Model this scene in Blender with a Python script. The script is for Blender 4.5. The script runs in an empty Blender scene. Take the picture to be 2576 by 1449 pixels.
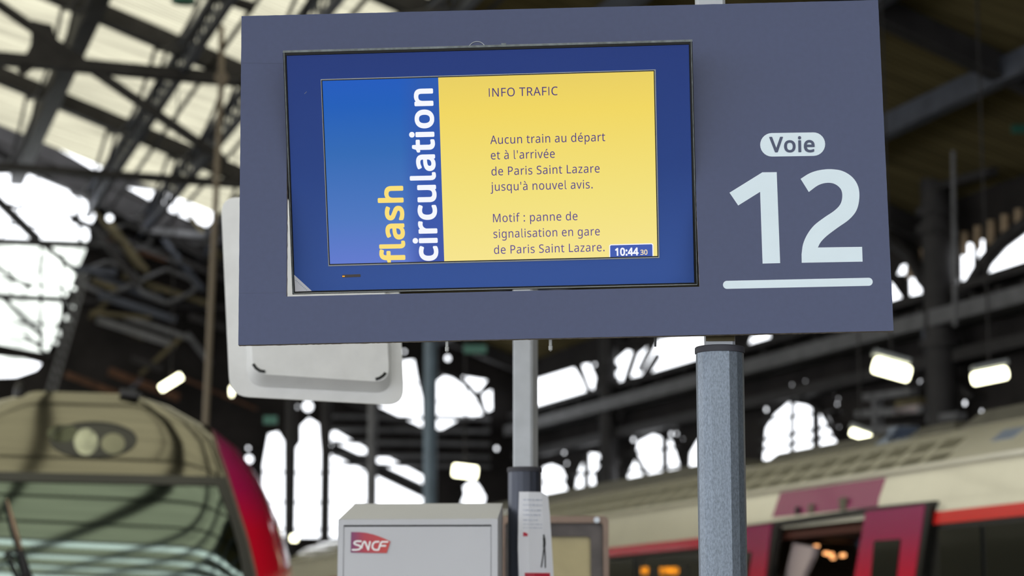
import bpy, math, random
from mathutils import Vector, Matrix
from mathutils.geometry import tessellate_polygon
random.seed(7)
SC = bpy.context.scene
COL = SC.collection
R = math.radians

# ------------------------------------------------------------------ camera, sky, exposure
FPX, CX, CY = 5500.0, 1288.0, 724.5
PITCH = math.atan(875 / 5500)
EYE = Vector((0, 0, 1.6))
cam = bpy.data.cameras.new('camera')
cam.sensor_width = 36.0
cam.lens = FPX / 2576 * 36.0
cam.clip_end = 500
cam.dof.use_dof = True
cam.dof.focus_distance = 4.50
cam.dof.aperture_fstop = 3.9
cam.dof.aperture_blades = 8
cam_o = bpy.data.objects.new('camera', cam)
COL.objects.link(cam_o)
cam_o.location = EYE
cam_o.rotation_euler = (math.pi / 2 + PITCH, 0, 0)
SC.camera = cam_o
w = bpy.data.worlds.new('overcast_sky')
SC.world = w
w.use_nodes = True
w.node_tree.nodes['Background'].inputs[0].default_value = (0.93, 0.955, 1.0, 1)
w.node_tree.nodes['Background'].inputs[1].default_value = 3.0
SC.view_settings.view_transform = 'Standard'
SC.view_settings.look = 'None'
SC.view_settings.gamma = 1.0
SC.view_settings.exposure = 0.0
SC.view_settings.use_curve_mapping = False

# ------------------------------------------------------------------ helpers
def ray(px, py):
    a = (px - CX) / FPX
    b = (CY - py) / FPX
    return Vector((a, math.cos(PITCH) - b * math.sin(PITCH), math.sin(PITCH) + b * math.cos(PITCH)))

def on_plane(px, py, o, n):
    d = ray(px, py)
    return EYE + d * ((Vector(o) - EYE).dot(n) / d.dot(n))

def at(px, py, Y):
    return on_plane(px, py, (0, Y, 0), Vector((0, 1, 0)))

ALPHA = math.atan(0.3215 / 1.0126)      # the tracks run this far left of the view
U = Vector((math.cos(ALPHA), math.sin(ALPHA), 0))
V = Vector((-math.sin(ALPHA), math.cos(ALPHA), 0))
Z = Vector((0, 0, 1))

def W(u, v, z):
    return U * u + V * v + Z * z

def on_v(px, py, v):            # (u, z) where the line of sight meets the transverse plane v
    p = on_plane(px, py, V * v, V)
    return p.dot(U), p.z

def on_u(px, py, u):            # (v, z) on a plane along the tracks
    p = on_plane(px, py, U * u, U)
    return p.dot(V), p.z

def lin(c):
    return tuple(((x / 255) / 12.92 if x / 255 <= .04045 else ((x / 255 + .055) / 1.055) ** 2.4) for x in c) + (1,)

def mat(name, rgb, rough=.6, metal=0., spec=.5, emit=0., noise=0., nscale=8., bump=0., stretch=(1, 1, 1), coat=0., ior=None):
    m = bpy.data.materials.new(name)
    m.use_nodes = True
    nt = m.node_tree
    b = nt.nodes['Principled BSDF']
    c = lin(rgb)
    b.inputs['Base Color'].default_value = c
    b.inputs['Roughness'].default_value = rough
    b.inputs['Metallic'].default_value = metal
    b.inputs['Specular IOR Level'].default_value = spec
    b.inputs['Coat Weight'].default_value = coat
    b.inputs['Coat Roughness'].default_value = .05
    if ior:
        b.inputs['IOR'].default_value = ior
    if emit:
        b.inputs['Emission Color'].default_value = c
        b.inputs['Emission Strength'].default_value = emit
    if noise or bump:
        tc = nt.nodes.new('ShaderNodeTexCoord')
        mp = nt.nodes.new('ShaderNodeMapping')
        mp.inputs['Scale'].default_value = stretch
        n = nt.nodes.new('ShaderNodeTexNoise')
        n.inputs['Scale'].default_value = nscale
        n.inputs['Detail'].default_value = 5
        nt.links.new(tc.outputs['Object'], mp.inputs[0])
        nt.links.new(mp.outputs[0], n.inputs['Vector'])
        if noise:
            r = nt.nodes.new('ShaderNodeMapRange')
            r.inputs['From Min'].default_value = .3
            r.inputs['From Max'].default_value = .7
            r.inputs['To Min'].default_value = 1 - noise
            r.inputs['To Max'].default_value = 1 + noise
            mx = nt.nodes.new('ShaderNodeVectorMath')
            mx.operation = 'SCALE'
            mx.inputs[0].default_value = c[:3]
            nt.links.new(n.outputs[0], r.inputs[0])
            nt.links.new(r.outputs[0], mx.inputs['Scale'])
            nt.links.new(mx.outputs[0], b.inputs['Base Color'])
        if bump:
            bp = nt.nodes.new('ShaderNodeBump')
            bp.inputs['Strength'].default_value = bump
            bp.inputs['Distance'].default_value = .01
            nt.links.new(n.outputs[0], bp.inputs['Height'])
            nt.links.new(bp.outputs[0], b.inputs['Normal'])
    return m

def ramp_mat(name, axis, lo, hi, stops, rough=.4, emit=0., spec=.5, coat=0., metal=0.):
    """colour along one object axis (livery fades, picture on a screen, sheen painted on the bezel)"""
    m = mat(name, (0, 0, 0), rough, metal, spec, coat=coat)
    nt = m.node_tree
    b = nt.nodes['Principled BSDF']
    tc = nt.nodes.new('ShaderNodeTexCoord')
    sx = nt.nodes.new('ShaderNodeSeparateXYZ')
    mr = nt.nodes.new('ShaderNodeMapRange')
    mr.inputs['From Min'].default_value = lo
    mr.inputs['From Max'].default_value = hi
    cr = nt.nodes.new('ShaderNodeValToRGB')
    nt.links.new(tc.outputs['Object'], sx.inputs[0])
    nt.links.new(sx.outputs[axis], mr.inputs[0])
    nt.links.new(mr.outputs[0], cr.inputs[0])
    el = cr.color_ramp.elements
    el[0].position, el[0].color = stops[0][0], lin(stops[0][1])
    el[1].position, el[1].color = stops[-1][0], lin(stops[-1][1])
    for p, c in stops[1:-1]:
        e = el.new(p)
        e.color = lin(c)
    if emit:
        nt.links.new(cr.outputs[0], b.inputs['Emission Color'])
        b.inputs['Emission Strength'].default_value = emit
    else:
        nt.links.new(cr.outputs[0], b.inputs['Base Color'])
    return m

class MB:
    def __init__(s):
        s.v, s.f = [], []

    def add(s, vs, fs):
        k = len(s.v)
        s.v += [Vector(p) for p in vs]
        s.f += [tuple(i + k for i in f) for f in fs]
        return s

    def frame_box(s, c, ax, ay, az):            # centre and three half-extent vectors
        c = Vector(c)
        vs = [c + ax * i + ay * j + az * k for k in (-1, 1) for j in (-1, 1) for i in (-1, 1)]
        return s.add(vs, [(0, 2, 3, 1), (4, 5, 7, 6), (0, 1, 5, 4), (2, 6, 7, 3), (0, 4, 6, 2), (1, 3, 7, 5)])

    def box(s, x0, x1, y0, y1, z0, z1):
        return s.frame_box(((x0 + x1) / 2, (y0 + y1) / 2, (z0 + z1) / 2), Vector(((x1 - x0) / 2, 0, 0)),
                           Vector((0, (y1 - y0) / 2, 0)), Vector((0, 0, (z1 - z0) / 2)))

    def beam(s, a, b, w_, h_, up=Z):            # bar of width w_ and depth h_ from a to b
        a, b = Vector(a), Vector(b)
        d = (b - a)
        side = d.cross(up)
        if side.length < 1e-6:
            side = d.cross(Vector((1, 0, 0)))
        side.normalize()
        u2 = side.cross(d).normalized()
        return s.frame_box((a + b) / 2, d / 2, side * (w_ / 2), u2 * (h_ / 2))

    def tube(s, pts, r, n=8, cap=True):
        pts = [Vector(p) for p in pts]
        rs = r if isinstance(r, (list, tuple)) else [r] * len(pts)
        k = len(s.v)
        ref = None
        for i, p in enumerate(pts):
            t = (pts[min(i + 1, len(pts) - 1)] - pts[max(i - 1, 0)]).normalized()
            if ref is None:
                ref = t.cross(Vector((.31, .2, .93)))
                if ref.length < .05:
                    ref = t.cross(Vector((1, 0, 0)))
            x = (ref - t * ref.dot(t)).normalized()
            ref = x
            y = t.cross(x)
            for j in range(n):
                a = 2 * math.pi * j / n
                s.v.append(p + (x * math.cos(a) + y * math.sin(a)) * rs[i])
        for i in range(len(pts) - 1):
            for j in range(n):
                a, b = k + i * n + j, k + i * n + (j + 1) % n
                s.f.append((a, b, b + n, a + n))
        if cap:
            s.f.append(tuple(k + j for j in reversed(range(n))))
            s.f.append(tuple(k + (len(pts) - 1) * n + j for j in range(n)))
        return s

    def grid(s, rows):
        k, n = len(s.v), len(rows[0])
        for r in rows:
            s.v += [Vector(p) for p in r]
        for i in range(len(rows) - 1):
            for j in range(n - 1):
                a = k + i * n + j
                s.f.append((a, a + 1, a + n + 1, a + n))
        return s

    def sheet(s, loops, to3, thick=0., nrm=None):   # filled 2-D loops (even-odd), extruded backwards by thick
        tris = tessellate_polygon([[Vector((p[0], p[1], 0)) for p in lp] for lp in loops])
        flat = [p for lp in loops for p in lp]
        k = len(s.v)
        front = [to3(p[0], p[1]) for p in flat]
        s.v += front
        s.f += [tuple(k + i for i in t) for t in tris]
        if thick:
            n = len(flat)
            s.v += [p + nrm * thick for p in front]
            s.f += [tuple(k + n + i for i in reversed(t)) for t in tris]
            o = 0
            for lp in loops:
                m_ = len(lp)
                for i in range(m_):
                    a, b = k + o + i, k + o + (i + 1) % m_
                    s.f.append((a, b, b + n, a + n))
                o += m_
        return s

    def build(s, name, m, parent=None, smooth=False, bevel=0., origin=None):
        me = bpy.data.meshes.new(name)
        if origin is not None:
            o_ = Vector(origin)
            me.from_pydata([p - o_ for p in s.v], [], s.f)
        else:
            me.from_pydata(s.v, [], s.f)
        me.materials.append(m)
        me.update()
        if smooth:
            for p in me.polygons:
                p.use_smooth = True
            if smooth == 'auto':
                me.set_sharp_from_angle(angle=R(35))
        o = bpy.data.objects.new(name, me)
        COL.objects.link(o)
        if origin is not None:
            o.location = origin
        if bevel:
            b = o.modifiers.new('bevel', 'BEVEL')
            b.width = bevel
            b.segments = 2
            b.limit_method = 'ANGLE'
        if parent is not None:
            attach(o, parent)
        return o

def world_of(o):
    m = o.matrix_basis.copy()
    return world_of(o.parent) @ m if o.parent else m

def attach(o, parent):           # keeps the child where it was built
    loc = o.matrix_basis.copy()
    o.parent = parent
    o.matrix_basis = world_of(parent).inverted() @ loc

def empty(name, loc, label, cat, group=None, kind=None, rot=None):
    o = bpy.data.objects.new(name, None)
    COL.objects.link(o)
    o.empty_display_size = .1
    if rot is not None:
        o.matrix_basis = Matrix.Translation(loc) @ rot.to_4x4()
    else:
        o.location = loc
    if label: o['label'] = label
    if cat: o['category'] = cat
    if group: o['group'] = group
    if kind: o['kind'] = kind
    return o

def tag(o, label=None, cat=None, group=None, kind=None):
    if label: o['label'] = label
    if cat: o['category'] = cat
    if group: o['group'] = group
    if kind: o['kind'] = kind
    return o

def interp(tab, x):
    if x <= tab[0][0]: return tab[0][1]
    for (a, b), (c, d) in zip(tab, tab[1:]):
        if x <= c:
            return b + (d - b) * (x - a) / (c - a)
    return tab[-1][1]

# ------------------------------------------------------------------ materials
M = {}
M['iron'] = mat('dark_painted_iron', (46, 44, 44), .6, 0, .3, noise=.3, nscale=3)
M['iron_blue'] = mat('blue_grey_painted_iron', (74, 78, 88), .5, 0, .4, noise=.25, nscale=3)
M['iron_grey'] = mat('grey_painted_iron', (104, 104, 106), .5, 0, .4, noise=.25, nscale=3)
M['pillar'] = mat('pale_blue_iron', (106, 124, 138), .45, 0, .5, noise=.2, nscale=2)
M['rust'] = mat('rusty_brown_iron', (92, 66, 50), .8, 0, .2, noise=.4, nscale=3)
M['tan'] = mat('tan_cast_iron', (168, 146, 118), .6, noise=.2)
M['olive'] = mat('olive_brown_boards', (98, 90, 68), .8, 0, .2, noise=.3, nscale=2)
M['sooty'] = mat('soot_dark_wall', (40, 37, 36), .85, 0, .2, noise=.4, nscale=1.2)
M['floor'] = mat('grey_platform_asphalt', (120, 118, 114), .7, 0, .4, noise=.15, nscale=2, bump=.2)
M['slate'] = mat('slate_blue_film', (61, 71, 107), .42, 0, .45, noise=.04, nscale=90, bump=.03)
M['edge'] = mat('sawn_panel_edge', (150, 142, 138), .8, noise=.3, nscale=60)
M['ice'] = mat('pale_blue_vinyl', (222, 238, 248), .5, noise=.02)
M['navy_text'] = mat('slate_vinyl_text', (66, 76, 106), .5)
M['bezel'] = ramp_mat('blue_bezel_film_sheen', 2, -.26, .26, [(0, (60, 96, 176)), (.5, (36, 70, 148)), (1, (26, 58, 138))], .35, spec=.5)  # blue film; reflected light towards the bottom is painted into its colour
M['black'] = mat('black_plastic', (18, 20, 22), .4)
M['silver'] = mat('silver_trim', (190, 196, 202), .3, .6)
M['dusty'] = mat('dusty_frame_edge', (120, 128, 130), .7, noise=.3, nscale=80)
M['galv'] = mat('galvanised_pole', (116, 126, 138), .42, .5, .5, noise=.26, nscale=240, bump=.08, stretch=(1.2, 1.2, .6))
M['galv_dark'] = mat('dark_ribbed_pole', (64, 68, 80), .4, .4, .5, noise=.2, nscale=20, stretch=(3, 3, .3))
M['post'] = mat('pale_grey_post', (176, 180, 186), .5, .2, noise=.06, nscale=20)
M['rubber'] = mat('dark_rubber', (58, 58, 66), .7)
M['enamel'] = mat('off_white_enamel_back', (228, 229, 230), .6, noise=.05, nscale=14)
M['cabinet'] = mat('light_grey_powder_coat', (198, 200, 207), .45, noise=.02, nscale=5)
M['white_paint'] = mat('white_print', (244, 244, 246), .5)
M['paper'] = mat('white_laminated_paper', (226, 228, 236), .35)
M['faint'] = mat('faint_blue_grey_print', (176, 184, 202), .5)
M['crimson'] = mat('crimson_print', (186, 20, 52), .5)
M['bronze'] = mat('dark_bronze_frame', (82, 76, 74), .4, .3, noise=.25, nscale=12)
M['brownedge'] = mat('worn_brown_edge', (132, 112, 100), .5, .2, noise=.2, nscale=10)
M['beige'] = mat('yellowed_beige_panel', (176, 164, 124), .5, noise=.06, nscale=14)
M['coach'] = mat('cream_coach_paint', (226, 222, 202), .18, 0, .6, noise=.04, nscale=2, coat=.6)
M['coach_vent'] = mat('grey_green_vent', (104, 101, 84), .5)
M['coach_roof'] = mat('dark_olive_roof_gear', (74, 72, 64), .6, noise=.3, nscale=3)
M['coach_blue'] = mat('blue_grey_roof_cover', (112, 124, 144), .5)
M['glass_dark'] = mat('dark_coach_glass', (14, 18, 18), .05, 0, .4, coat=.1)
M['doorframe'] = mat('black_door_frame', (26, 26, 24), .35)
M['stripe'] = mat('crimson_stripe', (206, 28, 66), .25, 0, .5, coat=.5)
M['stripe2'] = mat('orange_red_stripe', (222, 40, 36), .25, 0, .5, coat=.5)
M['purple'] = mat('purple_livery', (140, 36, 94), .2, 0, .4, coat=.15)
M['cabin'] = mat('coach_interior_brown', (88, 46, 34), .7)
M['pale'] = mat('pale_interior_wall', (206, 190, 190), .5)
M['livery'] = ramp_mat('purple_to_red_livery', 2, 1.9, 3.15, [(0, (224, 16, 38)), (.38, (214, 14, 48)), (.62, (176, 22, 82)), (1, (140, 40, 96))], .16, coat=.6)
M['doorleaf'] = ramp_mat('purple_to_red_door', 2, 1.75, 2.62, [(0, (224, 10, 44)), (.35, (206, 14, 60)), (.7, (158, 32, 86)), (1, (146, 34, 94))], .2, coat=.2)
M['nose_glass'] = mat('dark_mirror_fairing', (140, 137, 122), .07, 1., .5, noise=.0)
M['shield'] = mat('tinted_windscreen', (122, 136, 126), .05, 1.)
M['seal'] = mat('grey_window_seal', (66, 66, 60), .5)
M['lens'] = mat('lamp_reflector', (196, 200, 180), .12, .8, bump=.4, nscale=20)
M['lens2'] = mat('dim_lamp_reflector', (150, 150, 128), .3, .6)
M['nose_dim'] = mat('dark_lamp_glass', (96, 100, 86), .1, 1.)
M['wiper'] = mat('wiper_black', (24, 22, 24), .5)
M['wiper_tan'] = mat('wiper_worn_edge', (158, 130, 104), .5)
M['green'] = mat('green_plastic', (44, 104, 88), .4)
M['cable'] = mat('grey_brown_rod', (128, 116, 100), .6)
M['clear'] = mat('cloudy_cable_tie', (150, 152, 150), .3, 0, .5)
M['tube'] = mat('lit_tube', (255, 252, 214), emit=6)
M['lampcase'] = mat('lamp_casing_grey', (150, 154, 156), .5)
M['amber'] = mat('amber_display', (255, 160, 30), emit=1.2)
M['warm'] = mat('warm_cabin_lamp', (255, 176, 110), emit=2)

def roof_sheet_mat(name, rgb, trans):
    m = bpy.data.materials.new(name)
    m.use_nodes = True
    nt = m.node_tree
    nt.nodes.clear()
    out = nt.nodes.new('ShaderNodeOutputMaterial')
    tc = nt.nodes.new('ShaderNodeTexCoord')
    mp = nt.nodes.new('ShaderNodeMapping')
    mp.inputs['Rotation'].default_value = (0, 0, -ALPHA)
    wv = nt.nodes.new('ShaderNodeTexWave')
    wv.bands_direction = 'Y'
    wv.inputs['Scale'].default_value = 1.8
    wv.inputs['Distortion'].default_value = .6
    wv.inputs['Detail'].default_value = 2
    n = nt.nodes.new('ShaderNodeTexNoise')
    n.inputs['Scale'].default_value = .9
    mp2 = nt.nodes.new('ShaderNodeMapping')
    mp2.inputs['Scale'].default_value = (.4, 5, 1)
    mp2.inputs['Rotation'].default_value = (0, 0, -ALPHA)
    mul = nt.nodes.new('ShaderNodeMath')
    mul.operation = 'MULTIPLY_ADD'
    mul.inputs[1].default_value = .34
    mul.inputs[2].default_value = .64
    m2 = nt.nodes.new('ShaderNodeMath')
    m2.operation = 'MULTIPLY'
    r2 = nt.nodes.new('ShaderNodeMapRange')
    r2.inputs['From Min'].default_value = .3
    r2.inputs['From Max'].default_value = .7
    r2.inputs['To Min'].default_value = .72
    r2.inputs['To Max'].default_value = 1.22
    sc = nt.nodes.new('ShaderNodeVectorMath')
    sc.operation = 'SCALE'
    sc.inputs[0].default_value = lin(rgb)[:3]
    L = nt.links.new
    L(tc.outputs['Object'], mp.inputs[0]); L(mp.outputs[0], wv.inputs[0]); L(wv.outputs['Fac'], mul.inputs[0])
    L(tc.outputs['Object'], mp2.inputs[0]); L(mp2.outputs[0], n.inputs['Vector']); L(n.outputs[0], r2.inputs[0])
    L(mul.outputs[0], m2.inputs[0]); L(r2.outputs[0], m2.inputs[1]); L(m2.outputs[0], sc.inputs['Scale'])
    d = nt.nodes.new('ShaderNodeBsdfDiffuse')
    L(sc.outputs[0], d.inputs[0])
    if trans:
        t = nt.nodes.new('ShaderNodeBsdfTranslucent')
        L(sc.outputs[0], t.inputs[0])
        mx = nt.nodes.new('ShaderNodeMixShader')
        mx.inputs[0].default_value = trans
        L(d.outputs[0], mx.inputs[1]); L(t.outputs[0], mx.inputs[2]); L(mx.outputs[0], out.inputs[0])
    else:
        L(d.outputs[0], out.inputs[0])
    return m
M['sheet'] = roof_sheet_mat('translucent_cream_boards', (176, 171, 148), .85)
M['sheet_glass'] = roof_sheet_mat('dusty_skylight_glass', (250, 252, 246), .95)
M['boards'] = roof_sheet_mat('brown_timber_boards', (112, 102, 72), 0)

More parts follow.
